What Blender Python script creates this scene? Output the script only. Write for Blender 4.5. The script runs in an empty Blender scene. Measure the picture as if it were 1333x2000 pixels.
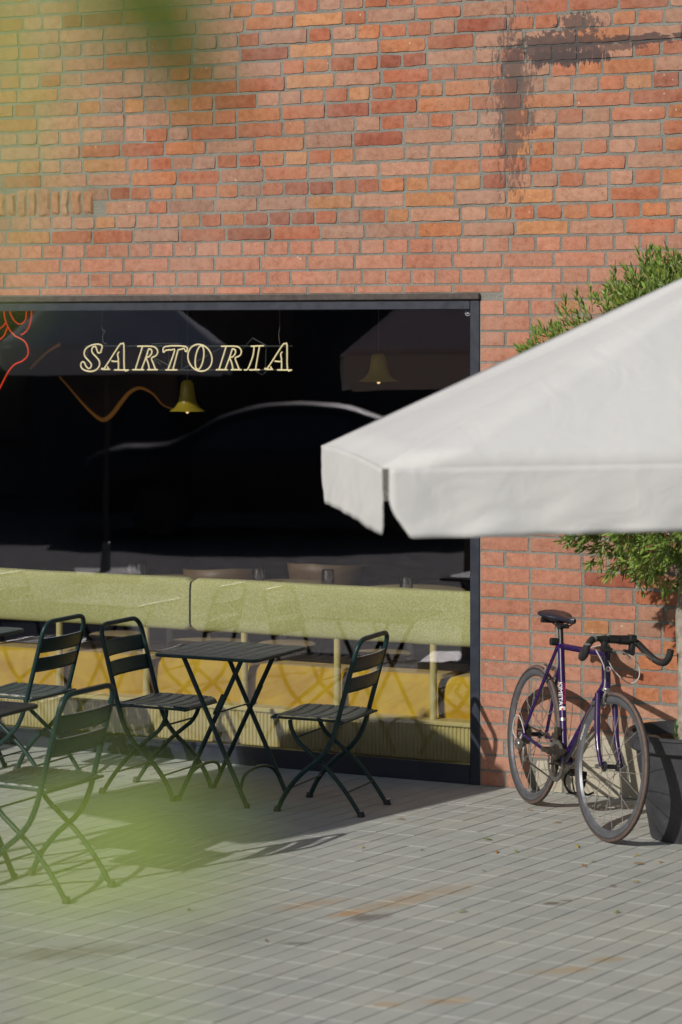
import bpy, math, random
from mathutils import Vector, Matrix, noise
R = math.radians
PI = math.pi
scene = bpy.context.scene
COL = scene.collection
random.seed(7)

# ------------------------------------------------------------------ camera
CAMH = 2.28
cam_d = bpy.data.cameras.new("camera")
cam = bpy.data.objects.new("camera", cam_d)
COL.objects.link(cam)
cam.location = (0, 0, CAMH)
cam.rotation_euler = (R(90), 0, 0)
cam_d.sensor_fit = 'HORIZONTAL'
cam_d.sensor_width = 24
cam_d.lens = 24 * 4800 / 1333
cam_d.shift_y = -(1000 - 645) / 1333
cam_d.clip_start = 0.05
cam_d.clip_end = 500
cam_d.dof.use_dof = True
cam_d.dof.focus_distance = 12.0
cam_d.dof.aperture_fstop = 2.6
scene.camera = cam

# ------------------------------------------------------------------ world, sun, exposure
SUN_EL, BETA = 30.0, 42.0
w = bpy.data.worlds.new("World")
scene.world = w
w.use_nodes = True
nt = w.node_tree
nt.nodes.clear()
out = nt.nodes.new('ShaderNodeOutputWorld')
bg = nt.nodes.new('ShaderNodeBackground')
sky = nt.nodes.new('ShaderNodeTexSky')
sky.sky_type = 'NISHITA'
sky.sun_disc = False
sky.sun_elevation = R(SUN_EL)
sky.sun_rotation = R(180 + BETA)
sky.air_density = 1.0
sky.dust_density = 1.5
bg.inputs[1].default_value = 0.07
nt.links.new(sky.outputs[0], bg.inputs[0])
nt.links.new(bg.outputs[0], out.inputs[0])
sun_d = bpy.data.lights.new("sun", 'SUN')
sun_d.energy = 3.6
sun_d.angle = R(0.5)
sun_d.color = (1.0, 0.945, 0.87)
sun = bpy.data.objects.new("sun", sun_d)
COL.objects.link(sun)
to_sun = Vector((-math.sin(R(BETA)) * math.cos(R(SUN_EL)), -math.cos(R(BETA)) * math.cos(R(SUN_EL)), math.sin(R(SUN_EL))))
sun.rotation_euler = to_sun.to_track_quat('Z', 'Y').to_euler()
sun.location = (-6, -6, 12)
scene.view_settings.view_transform = 'Standard'
scene.view_settings.look = 'None'
scene.view_settings.exposure = -0.10
scene.view_settings.gamma = 1.0
scene.cycles.caustics_reflective = False
scene.cycles.caustics_refractive = False
scene.cycles.max_bounces = 8
scene.cycles.transparent_max_bounces = 16

# ------------------------------------------------------------------ helpers
def srgb(r, g, b):
    f = lambda c: (c / 255 / 12.92) if c / 255 <= 0.04045 else ((c / 255 + 0.055) / 1.055) ** 2.4
    return (f(r), f(g), f(b), 1)

class NT:
    """small node graph helper"""
    def __init__(s, name):
        s.m = bpy.data.materials.new(name)
        s.m.use_nodes = True
        s.t = s.m.node_tree
        s.b = s.t.nodes['Principled BSDF']
        s.out = s.t.nodes['Material Output']
    def n(s, typ, **kw):
        nd = s.t.nodes.new(typ)
        for k, v in kw.items(): setattr(nd, k, v)
        return nd
    def l(s, a, b): s.t.links.new(a, b)
    def val(s, sock, v):
        if hasattr(v, 'links') or hasattr(v, 'is_output'): s.l(v, sock)
        else: sock.default_value = v
    def noise(s, scale, detail=4, rough=.55, vec=None, dist=0):
        nd = s.n('ShaderNodeTexNoise'); nd.inputs['Scale'].default_value = scale
        nd.inputs['Detail'].default_value = detail; nd.inputs['Roughness'].default_value = rough
        nd.inputs['Distortion'].default_value = dist
        s.l(vec if vec is not None else s.obj(), nd.inputs['Vector'])
        return nd.outputs[0]
    def obj(s):
        if not hasattr(s, '_tc'): s._tc = s.n('ShaderNodeTexCoord')
        return s._tc.outputs['Object']
    def ramp(s, f, stops):
        nd = s.n('ShaderNodeValToRGB'); e = nd.color_ramp.elements
        while len(e) < len(stops): e.new(.5)
        for i, (p, c) in enumerate(stops):
            e[i].position = p
            e[i].color = c if len(c) == 4 else (*c, 1)
        s.l(f, nd.inputs[0]); return nd.outputs[0]
    def mix(s, f, a, b, mode='MIX'):
        nd = s.n('ShaderNodeMix', data_type='RGBA', blend_type=mode)
        s.val(nd.inputs[0], f); s.val(nd.inputs[6], a); s.val(nd.inputs[7], b)
        return nd.outputs[2]
    def math(s, op, a, b=0.0, c=0.0, clamp=False):
        nd = s.n('ShaderNodeMath', operation=op, use_clamp=clamp)
        s.val(nd.inputs[0], a); s.val(nd.inputs[1], b); s.val(nd.inputs[2], c)
        return nd.outputs[0]
    def maprange(s, v, a, b, c=0.0, d=1.0):
        nd = s.n('ShaderNodeMapRange'); s.l(v, nd.inputs[0])
        for i, x in enumerate((a, b, c, d)): nd.inputs[i + 1].default_value = x
        return nd.outputs[0]
    def bump(s, h, strength=.3, dist=.01, normal=None):
        nd = s.n('ShaderNodeBump'); nd.inputs['Strength'].default_value = strength
        nd.inputs['Distance'].default_value = dist; s.l(h, nd.inputs['Height'])
        if normal is not None: s.l(normal, nd.inputs['Normal'])
        s.l(nd.outputs[0], s.b.inputs['Normal']); return nd.outputs[0]
    def base(s, c): s.val(s.b.inputs['Base Color'], c)
    def rough(s, v): s.val(s.b.inputs['Roughness'], v)
    def spec(s, v): s.b.inputs['Specular IOR Level'].default_value = v

def plain(name, col, rough=.5, metal=0., spec=.5, var=.12, scale=30, bump=0., bscale=200):
    g = NT(name)
    c = col if len(col) == 4 else (*col, 1)
    n = g.noise(scale, 5)
    dk = tuple(x * (1 - var) for x in c[:3]) + (1,)
    lt = tuple(min(1, x * (1 + var)) for x in c[:3]) + (1,)
    g.base(g.ramp(n, [(.3, dk), (.7, lt)]))
    g.rough(g.maprange(g.noise(scale * 2.3, 3), .3, .7, max(0, rough - .06), min(1, rough + .08)))
    g.b.inputs['Metallic'].default_value = metal
    g.spec(spec)
    if bump: g.bump(g.noise(bscale, 4), bump, .002)
    return g.m

def emit(name, col, strength):
    g = NT(name); g.base((col[0] * .5, col[1] * .5, col[2] * .5, 1))
    g.b.inputs['Emission Color'].default_value = (*col[:3], 1)
    g.b.inputs['Emission Strength'].default_value = strength
    return g.m

class MB:
    def __init__(s): s.v = []; s.f = []; s.mi = []; s.c = []; s.uv = None
    def add(s, vs, fs, mi=0, col=None):
        o = len(s.v)
        s.v += [tuple(v) for v in vs]
        s.f += [tuple(i + o for i in f) for f in fs]
        s.mi += [mi] * len(fs)
        if col is not None or s.c:
            while len(s.c) < o: s.c.append((1, 1, 1, 1))
            s.c += [col or (1, 1, 1, 1)] * len(vs)
    def box(s, x0, x1, y0, y1, z0, z1, M=None, mi=0, bev=0.0, col=None):
        if bev > 0:
            b = min(bev, (x1 - x0) * .45, (y1 - y0) * .45, (z1 - z0) * .45)
            vs = []; X = (x0, x1); Y = (y0, y1); Z = (z0, z1)
            idx = {}
            for i in (0, 1):
                for j in (0, 1):
                    for k in (0, 1):
                        sx, sy, sz = (1 - 2 * i), (1 - 2 * j), (1 - 2 * k)
                        base = (X[i], Y[j], Z[k])
                        for a in range(3):
                            p = [base[0] + sx * b, base[1] + sy * b, base[2] + sz * b]
                            p[a] = base[a]
                            idx[(i, j, k, a)] = len(vs); vs.append(p)
            fs = []
            for a in range(3):
                o1, o2 = [q for q in range(3) if q != a]
                for e in (0, 1):
                    q = []
                    for (m1, m2) in ((0, 0), (1, 0), (1, 1), (0, 1)):
                        key = [0, 0, 0]; key[a] = e; key[o1] = m1; key[o2] = m2
                        q.append(idx[(*key, a)])
                    fs.append(q)
            for a in range(3):
                o1, o2 = [q for q in range(3) if q != a]
                for m1 in (0, 1):
                    for m2 in (0, 1):
                        k0 = [0, 0, 0]; k1 = [0, 0, 0]
                        k0[a] = 0; k1[a] = 1
                        for kk in (k0, k1): kk[o1] = m1; kk[o2] = m2
                        fs.append([idx[(*k0, o1)], idx[(*k1, o1)], idx[(*k1, o2)], idx[(*k0, o2)]])
            for i in (0, 1):
                for j in (0, 1):
                    for k in (0, 1): fs.append([idx[(i, j, k, a)] for a in range(3)])
        else:
            vs = [(x, y, z) for x in (x0, x1) for y in (y0, y1) for z in (z0, z1)]
            fs = [(0, 1, 3, 2), (4, 6, 7, 5), (0, 4, 5, 1), (2, 3, 7, 6), (0, 2, 6, 4), (1, 5, 7, 3)]
        if M is not None: vs = [M @ Vector(v) for v in vs]
        s.add(vs, fs, mi, col)
    def tube(s, pts, r, seg=8, closed=False, mi=0, caps=True, flat=1.0, up=None):
        pts = [Vector(p) for p in pts]
        n = len(pts)
        rs = r if isinstance(r, (list, tuple)) else [r] * n
        T = []
        for i in range(n):
            if closed: t = pts[(i + 1) % n] - pts[i - 1]
            else: t = pts[min(i + 1, n - 1)] - pts[max(i - 1, 0)]
            T.append(t.normalized() if t.length > 1e-9 else Vector((0, 0, 1)))
        u = up if up is not None else (Vector((0, 0, 1)) if abs(T[0].z) < .9 else Vector((0, 1, 0)))
        u = (u - T[0] * u.dot(T[0])).normalized()
        vs = []
        for i in range(n):
            u = (u - T[i] * u.dot(T[i]))
            u = u.normalized() if u.length > 1e-6 else T[i].orthogonal().normalized()
            b = T[i].cross(u)
            for k in range(seg):
                a = 2 * PI * k / seg
                vs.append(pts[i] + (u * math.sin(a) * flat + b * math.cos(a)) * rs[i])
        fs = []
        m = n if closed else n - 1
        for i in range(m):
            for k in range(seg):
                a, b_ = i * seg + k, i * seg + (k + 1) % seg
                c, d = ((i + 1) % n) * seg + (k + 1) % seg, ((i + 1) % n) * seg + k
                fs.append((a, b_, c, d))
        if caps and not closed:
            fs.append(tuple(range(seg))[::-1]); fs.append(tuple((n - 1) * seg + k for k in range(seg)))
        s.add(vs, fs, mi)
    def lathe(s, prof, seg=24, M=None, mi=0, axis='z', cap0=False, cap1=False):
        vs = []
        for (r, z) in prof:
            for k in range(seg):
                a = 2 * PI * k / seg
                if axis == 'z': vs.append(Vector((r * math.cos(a), r * math.sin(a), z)))
                else: vs.append(Vector((r * math.cos(a), z, r * math.sin(a))))
        if M is not None: vs = [M @ v for v in vs]
        fs = []
        for i in range(len(prof) - 1):
            for k in range(seg):
                fs.append((i * seg + k, i * seg + (k + 1) % seg, (i + 1) * seg + (k + 1) % seg, (i + 1) * seg + k))
        if cap0: fs.append(tuple(range(seg))[::-1])
        if cap1: fs.append(tuple((len(prof) - 1) * seg + k for k in range(seg)))
        s.add(vs, fs, mi)
    def torus(s, R0, r, c=(0, 0, 0), seg=48, rs=10, axis='y', sy=1.0, mi=0):
        c = Vector(c); vs = []; fs = []
        for i in range(seg):
            a = 2 * PI * i / seg
            for k in range(rs):
                b = 2 * PI * k / rs
                rr = R0 + r * math.cos(b)
                vs.append(c + Vector((rr * math.cos(a), r * sy * math.sin(b), rr * math.sin(a))))
        for i in range(seg):
            for k in range(rs):
                fs.append((i * rs + k, i * rs + (k + 1) % rs, ((i + 1) % seg) * rs + (k + 1) % rs, ((i + 1) % seg) * rs + k))
        s.add(vs, fs, mi)
    def grid(s, fn, nu, nv, mi=0, col=None, wrapu=False):
        vs = [fn(i / nu, j / nv) for j in range(nv + 1) for i in range(nu + 1)]
        fs = [(j * (nu + 1) + i, j * (nu + 1) + i + 1, (j + 1) * (nu + 1) + i + 1, (j + 1) * (nu + 1) + i) for j in range(nv) for i in range(nu)]
        s.add(vs, fs, mi, col)
    def build(s, name, mats, parent=None, smooth=True, loc=None, rot=None, angle=40):
        me = bpy.data.meshes.new(name)
        me.from_pydata(s.v, [], s.f)
        if not isinstance(mats, (list, tuple)): mats = [mats]
        for m in mats: me.materials.append(m)
        me.polygons.foreach_set('material_index', s.mi)
        if s.c:
            a = me.color_attributes.new('tint', 'FLOAT_COLOR', 'POINT')
            flat = [x for c in s.c for x in c]
            a.data.foreach_set('color', flat)
        me.update()
        if smooth:
            me.polygons.foreach_set('use_smooth', [True] * len(me.polygons))
            try: me.set_sharp_from_angle(angle=R(angle))
            except Exception: pass
        o = bpy.data.objects.new(name, me)
        COL.objects.link(o)
        if parent is not None: o.parent = parent
        if loc is not None: o.location = loc
        if rot is not None: o.rotation_euler = rot
        return o

def tag(o, label=None, cat=None, group=None, kind=None):
    if label: o['label'] = label
    if cat: o['category'] = cat
    if group: o['group'] = group
    if kind: o['kind'] = kind
    return o
def empty(name, loc=(0, 0, 0), rot=(0, 0, 0)):
    o = bpy.data.objects.new(name, None); COL.objects.link(o)
    o.location = loc; o.rotation_euler = rot; o.empty_display_size = .1
    return o
def dup(root, loc, rot, label, extra=None):
    def rec(o, par):
        c = o.copy(); COL.objects.link(c); c.parent = par
        for ch in list(o.children): rec(ch, c)
        return c
    kids = list(root.children)
    c = root.copy(); COL.objects.link(c)
    c.location = loc; c.rotation_euler = rot; c['label'] = label
    for k in kids: rec(k, c)
    return c
def spline(pts, n=6, closed=False):
    """Catmull-Rom through pts"""
    P = [Vector(p) for p in pts]; out = []
    m = len(P)
    rng = range(m) if closed else range(m - 1)
    for i in rng:
        if closed: p0, p1, p2, p3 = P[i - 1], P[i], P[(i + 1) % m], P[(i + 2) % m]
        else: p0, p1, p2, p3 = P[max(i - 1, 0)], P[i], P[i + 1], P[min(i + 2, m - 1)]
        for k in range(n):
            t = k / n
            out.append(.5 * ((2 * p1) + (-p0 + p2) * t + (2 * p0 - 5 * p1 + 4 * p2 - p3) * t * t + (-p0 + 3 * p1 - 3 * p2 + p3) * t ** 3))
    if not closed: out.append(P[-1])
    return out
def fillet(pts, r, n=5):
    P = [Vector(p) for p in pts]; out = [P[0]]
    for i in range(1, len(P) - 1):
        a, b = (P[i - 1] - P[i]), (P[i + 1] - P[i])
        d = min(r, a.length * .49, b.length * .49)
        A, B = P[i] + a.normalized() * d, P[i] + b.normalized() * d
        for k in range(n + 1):
            t = k / n
            out.append(A * (1 - t) ** 2 + P[i] * 2 * t * (1 - t) + B * t * t)
    out.append(P[-1]); return out

# wall frame: local x along the wall (right), y into the building, z up
TH = math.atan(.48)
WC, WS = math.cos(TH), math.sin(TH)
W0 = (0, 12.64, 0)
WROT = (0, 0, -TH)
def wallpt(u, inn, h): return Vector((u * WC + inn * WS, 12.64 - u * WS + inn * WC, h))
def u_at(x, inn=0.0):
    """wall coordinate u seen at photo column x on the plane inn behind the wall"""
    t = (x - 666.5) / 4800
    # X = u c + inn s ; Z = 12.64 - u s + inn c ; X = t Z
    return (t * (12.64 + inn * WC) - inn * WS) / (WC + t * WS)
def h_at(x, y, inn=0.0):
    u = u_at(x, inn); Z = 12.64 - u * WS + inn * WC
    return CAMH - (y - 645) / 4800 * Z
WIN_L, WIN_R, WIN_T = -3.25, u_at(938), 2.467

# ------------------------------------------------------------------ ground
def paver_mat():
    g = NT('concrete_paver')
    at = g.n('ShaderNodeAttribute', attribute_name='tint')
    pos = g.obj()
    n1 = g.noise(380, 6, .75); n2 = g.noise(2.1, 5, .65)
    c = g.mix(1.0, at.outputs['Color'], g.ramp(n1, [(.25, (.74, .74, .73)), (.75, (1.16, 1.16, 1.15))]), 'MULTIPLY')
    c = g.mix(1.0, c, g.ramp(n2, [(.3, (.88, .89, .90)), (.7, (1.08, 1.07, 1.04))]), 'MULTIPLY')
    # rust and dirt stains with a shape of their own
    def spot(x, y, rx, ry, ang, col, amt, sc=9):
        nonlocal c
        sep = g.n('ShaderNodeVectorMath', operation='SUBTRACT'); g.l(pos, sep.inputs[0]); sep.inputs[1].default_value = (x, y, 0)
        rot = g.n('ShaderNodeVectorRotate', rotation_type='Z_AXIS'); g.l(sep.outputs[0], rot.inputs[0]); rot.inputs['Angle'].default_value = -ang
        mul = g.n('ShaderNodeVectorMath', operation='MULTIPLY'); g.l(rot.outputs[0], mul.inputs[0]); mul.inputs[1].default_value = (1 / rx, 1 / ry, 0)
        ln = g.n('ShaderNodeVectorMath', operation='LENGTH'); g.l(mul.outputs[0], ln.inputs[0])
        d = g.math('ADD', ln.outputs['Value'], g.math('MULTIPLY', g.math('SUBTRACT', g.noise(sc, 5, .7), .5), 2.0))
        m = g.math('MULTIPLY', g.maprange(d, 1.0, .35), amt, clamp=True)
        c = g.mix(m, c, col)
    rust = (.42, .22, .07, 1)
    spot(.03, 9.60, .13, .045, .7, rust, .6)
    spot(-.12, 9.75, .22, .06, .6, rust, .35)
    spot(.28, 9.85, .45, .09, .8, (.40, .27, .13, 1), .5)
    spot(.12, 9.55, .13, .06, .7, (.13, .11, .10, 1), .7)
    spot(-.17, 9.13, .09, .03, .2, (.17, .16, .13, 1), .7)
    spot(.84, 9.77, .05, .035, .2, (.15, .12, .09, 1), .85, 25)
    spot(.90, 9.82, .03, .022, .2, (.15, .12, .09, 1), .7, 25)
    spot(.79, 8.75, .16, .05, .2, (.43, .30, .14, 1), .5)
    spot(.97, 8.9, .10, .04, .2, (.43, .30, .14, 1), .5)
    spot(.36, 8.35, .12, .05, .2, (.45, .29, .12, 1), .5)
    spot(.15, 8.3, .08, .04, .2, (.45, .29, .12, 1), .5)
    spot(-1.0, 9.0, .35, .12, .3, (.17, .14, .09, 1), .45)
    g.base(c); g.rough(.9); g.spec(.25)
    h = g.math('ADD', n1, g.math('MULTIPLY', g.noise(90, 4), .6))
    g.bump(h, .5, .0018)
    return g.m
PAV = paver_mat()
JOINT = plain('joint_sand', (.075, .072, .06, 1), .95, bump=.4, bscale=300, var=.3)
def far_ground():
    g = NT('far_paving')
    br = g.n('ShaderNodeTexBrick'); br.offset = 0
    mp = g.n('ShaderNodeMapping'); g.l(g.obj(), mp.inputs[0]); mp.inputs['Rotation'].default_value = (0, 0, TH)
    g.l(mp.outputs[0], br.inputs['Vector'])
    br.inputs['Color1'].default_value = (.36, .355, .325, 1); br.inputs['Color2'].default_value = (.33, .325, .30, 1)
    br.inputs['Mortar'].default_value = (.12, .12, .10, 1); br.inputs['Scale'].default_value = 1
    br.inputs['Brick Width'].default_value = .2; br.inputs['Row Height'].default_value = .1; br.inputs['Mortar Size'].default_value = .004
    g.base(g.mix(1.0, br.outputs[0], g.ramp(g.noise(.7, 5), [(.3, (.8, .8, .8)), (.7, (1.1, 1.1, 1.1))]), 'MULTIPLY'))
    g.rough(.9); return g.m
m = MB(); m.add([(-220, -220, 0), (220, -220, 0), (220, 220, 0), (-220, 220, 0)], [(0, 1, 2, 3)])
# hole-free big sheet lies just under the joint bed
o = m.build('ground', far_ground(), smooth=False); o.location.z = -.012; tag(o, kind='structure')

m = MB()
A = Vector((WC, -WS, 0)) * .0945
B = Vector((math.cos(R(54.7)), math.sin(R(54.7)), 0)) * .2045
rnd = random.Random(3)
org = Vector((0, 9, 0))
Nw = Vector((-WS, -WC, 0))
for i in range(-60, 62):
    jit = 0
    for j in range(-26, 34):
        p = org + A * i + B * (j + jit)
        cx = p + (A + B) * .5
        if not (-3.0 < cx.x < 3.0 and 6.6 < cx.y < 14.2): continue
        d_out = (cx - Vector(W0)).dot(Nw)
        if d_out < -.05: continue
        g1, g2 = .022, .008
        z = rnd.uniform(-.0007, .0004)
        tx, ty = rnd.uniform(-.0004, .0004), rnd.uniform(-.0004, .0004)
        q = [p + A * a + B * b for a, b in ((g1, g2), (1 - g1, g2), (1 - g1, 1 - g2), (g1, 1 - g2))]
        c1, c2 = .055, .024
        t = [p + A * a + B * b for a, b in ((c1, c2), (1 - c1, c2), (1 - c1, 1 - c2), (c1, 1 - c2))]
        vs = [v + Vector((0, 0, -.009)) for v in q] + [v + Vector((0, 0, z - .0013)) for v in q] + [v + Vector((0, 0, z + tx * (1 if k in (0, 3) else -1) + ty * (1 if k < 2 else -1))) for k, v in enumerate(t)]
        k = rnd.uniform(.96, 1.04); wv = rnd.uniform(-.007, .007)
        base = (.435 * k + wv, .45 * k, .422 * k - wv)
        if abs(d_out - .505) < .0: base = (.5, .5, .47)
        fs = [(8, 9, 10, 11)] + [(a + 4, (a + 1) % 4 + 4, (a + 1) % 4 + 8, a + 8) for a in range(4)] + [(a, (a + 1) % 4, (a + 1) % 4 + 4, a + 4) for a in range(4)]
        m.add(vs, fs, 0, (*base, 1))
o = m.build('paving', PAV, smooth=False); tag(o, kind='structure')
m = MB(); m.add([(-3.1, 6.5, -.006), (3.1, 6.5, -.006), (3.1, 14.3, -.006), (-3.1, 14.3, -.006)], [(0, 1, 2, 3)])
o = m.build('paving_joint_bed', JOINT, smooth=False); tag(o, kind='structure')
# thin pale edging strip in the paving, parallel to the wall
m = MB(); m.box(-5, 5, -.511, -.503, -.004, .001)
o = m.build('paving_edge_strip', plain('pale_edge', (.40, .40, .38, 1), .8), smooth=False, loc=W0, rot=WROT); tag(o, kind='structure')

m = MB(); m.add([(-60, -3.2, -.009), (60, -3.2, -.009), (60, 14.5, -.009), (-60, 14.5, -.009)], [(0, 1, 2, 3)])
o = m.build('road', plain('asphalt', (.035, .035, .037, 1), .85, var=.25, scale=3), smooth=False, loc=(-16.5, -.5, 0), rot=(0, 0, math.atan2(.6, .8) - PI / 2)); tag(o, kind='structure')

# ------------------------------------------------------------------ brick wall
def brick_mat():
    g = NT('old_brick')
    at = g.n('ShaderNodeAttribute', attribute_name='tint')
    sx = g.n('ShaderNodeSeparateXYZ'); g.l(g.obj(), sx.inputs[0]); X, Z = sx.outputs[0], sx.outputs[2]
    n1 = g.noise(26, 6, .65); n2 = g.noise(170, 4, .7); n3 = g.noise(1.6, 5, .6)
    c = g.mix(1.0, at.outputs['Color'], g.ramp(n1, [(.28, (.74, .70, .68)), (.5, (1, 1, 1)), (.75, (1.2, 1.22, 1.22))]), 'MULTIPLY')
    c = g.mix(1.0, c, g.ramp(n2, [(.25, (.74, .74, .74)), (.6, (1.06, 1.06, 1.06))]), 'MULTIPLY')
    c = g.mix(1.0, c, g.ramp(g.noise(.9, 5, .65), [(.32, (.84, .82, .82)), (.6, (1.06, 1.06, 1.06))]), 'MULTIPLY')
    # lime bloom in broad patches
    bloom = g.math('MULTIPLY', g.maprange(g.math('ADD', n3, g.math('MULTIPLY', n1, .25)), .55, .80), .42, clamp=True)
    c = g.mix(bloom, c, (.40, .30, .235, 1))
    # small dark pits and pale specks
    v = g.n('ShaderNodeTexVoronoi'); v.inputs['Scale'].default_value = 42; g.l(g.obj(), v.inputs['Vector'])
    gate = g.maprange(g.noise(9, 3), .5, .6)
    pits = g.math('MULTIPLY', g.maprange(v.outputs[0], .13, .06), gate)
    c = g.mix(g.math('MULTIPLY', pits, .75), c, (.09, .05, .04, 1))
    v2 = g.n('ShaderNodeTexVoronoi'); v2.inputs['Scale'].default_value = 23; g.l(g.obj(), v2.inputs['Vector'])
    gate2 = g.maprange(g.noise(4.3, 3), .55, .64)
    sp = g.math('MULTIPLY', g.maprange(v2.outputs[0], .13, .07), gate2)
    c = g.mix(g.math('MULTIPLY', sp, .8), c, (.6, .56, .50, 1))
    c = tar(g, c, X, Z)
    g.base(c); g.rough(.88); g.spec(.25)
    h = g.math('ADD', g.math('MULTIPLY', n1, 1.3), g.math('MULTIPLY', n2, .6))
    h = g.math('SUBTRACT', h, g.math('MULTIPLY', pits, 1.2))
    g.bump(h, .75, .004)
    return g.m
def tar(g, c, X, Z):
    big = None
    """dark tar splashes: an L of smears with drips (coordinates along the wall)"""
    def band(x0, x1, z0, z1, soft, amt, sx=22., sz=16.):
        mpn = g.n('ShaderNodeMapping'); g.l(g.obj(), mpn.inputs[0]); mpn.inputs['Scale'].default_value = (sx, sx, sz)
        nn = g.n('ShaderNodeTexNoise'); nn.inputs['Scale'].default_value = 1; nn.inputs['Detail'].default_value = 6; nn.inputs['Roughness'].default_value = .7
        g.l(mpn.outputs[0], nn.inputs['Vector'])
        dx = g.math('DIVIDE', g.math('ABSOLUTE', g.math('SUBTRACT', X, (x0 + x1) / 2)), (x1 - x0) / 2)
        dz = g.math('DIVIDE', g.math('ABSOLUTE', g.math('SUBTRACT', Z, (z0 + z1) / 2)), (z1 - z0) / 2)
        d = g.math('SQRT', g.math('ADD', g.math('MULTIPLY', dx, dx), g.math('MULTIPLY', dz, dz)))
        d = g.math('ADD', d, g.math('MULTIPLY', g.math('SUBTRACT', big, .5), 1.8))
        d = g.math('ADD', d, g.math('MULTIPLY', g.math('SUBTRACT', nn.outputs[0], .5), soft))
        return g.math('MULTIPLY', g.maprange(d, 1.12, .98), amt, clamp=True)
    big = g.noise(9, 3, .6)
    T = lambda x, y: (u_at(x), h_at(x, y))
    def bb(xa, xb, ya, yb, soft, amt, **k):
        xm, ym = (xa + xb) / 2, (ya + yb) / 2
        return band(u_at(xa), u_at(xb), h_at(xm, yb), h_at(xm, ya), soft, amt, **k)
    ms = [bb(1000, 1165, 62, 110, 4.2, .8, sx=34, sz=34), bb(1050, 1150, 78, 98, 2.8, .85, sx=30, sz=40), bb(988, 1024, 95, 172, 4.0, .7, sx=38, sz=13), bb(990, 1010, 160, 300, 5.6, .6, sx=60, sz=9),
          bb(1045, 1180, 96, 126, 3.6, .9, sx=75, sz=8), bb(1160, 1330, 66, 86, 4.0, .8, sx=20, sz=40), bb(970, 1035, 70, 330, 6.5, .55, sx=55, sz=17),
          bb(1090, 1170, 25, 60, 4.4, .7, sx=50, sz=30), bb(1150, 1250, 84, 100, 4.4, .7, sx=40, sz=30)]
    mm = ms[0]
    for q in ms[1:]: mm = g.math('MAXIMUM', mm, q)
    return g.mix(mm, c, (.062, .052, .056, 1))
def mortar_mat():
    g = NT('mortar')
    sx = g.n('ShaderNodeSeparateXYZ'); g.l(g.obj(), sx.inputs[0])
    n1 = g.noise(120, 6, .7); n2 = g.noise(5, 4)
    c = g.mix(1.0, g.ramp(n2, [(.3, (.21, .20, .175)), (.7, (.31, .30, .265))]), g.ramp(n1, [(.3, (.62, .62, .62)), (.7, (1.2, 1.2, 1.2))]), 'MULTIPLY')
    c = tar(g, c, sx.outputs[0], sx.outputs[2])
    g.base(c); g.rough(.95); g.spec(.2)
    g.bump(g.math('ADD', n1, g.math('MULTIPLY', g.noise(40, 5), 1.5)), .9, .005)
    return g.m
BRICK, MORTAR = brick_mat(), mortar_mat()
CH = .0785
NEW_TOP = 35          # courses below this index over the window are the newer, tidier brick
def brick_col(u, h, new, r):
    if new:
        k = r.uniform(.90, 1.08); q = r.uniform(-.012, .012)
        return (.46 * k, (.205 + q) * k, (.135 + q) * k, 1)
    pal = [((.42, .150, .080), 1.5), ((.45, .178, .084), 1.1), ((.31, .100, .062), .4), ((.43, .225, .150), 1.6), ((.47, .220, .105), .4), ((.38, .125, .068), 1.1), ((.37, .205, .145), .9)]
    ws = [p[1] for p in pal]
    xi = 666 + u * 360                      # rough photo column, for the broad colour drift of the wall
    yi = 645 - (h - 2.28) * 380
    if 640 < xi < 960 and 230 < yi < 480: ws = [.5, .6, .15, 2.6, .9, .3, 1.2]
    elif xi < 220: ws = [.5, .5, .25, 2.2, .8, .4, .9]
    elif xi > 1040 and yi > 250: ws = [.9, .9, .3, 1.8, 1.0, .5, .6]
    c = r.choices(pal, ws)[0][0]
    k = r.uniform(.88, 1.10)
    return tuple(x * k for x in c) + (1,)
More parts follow.
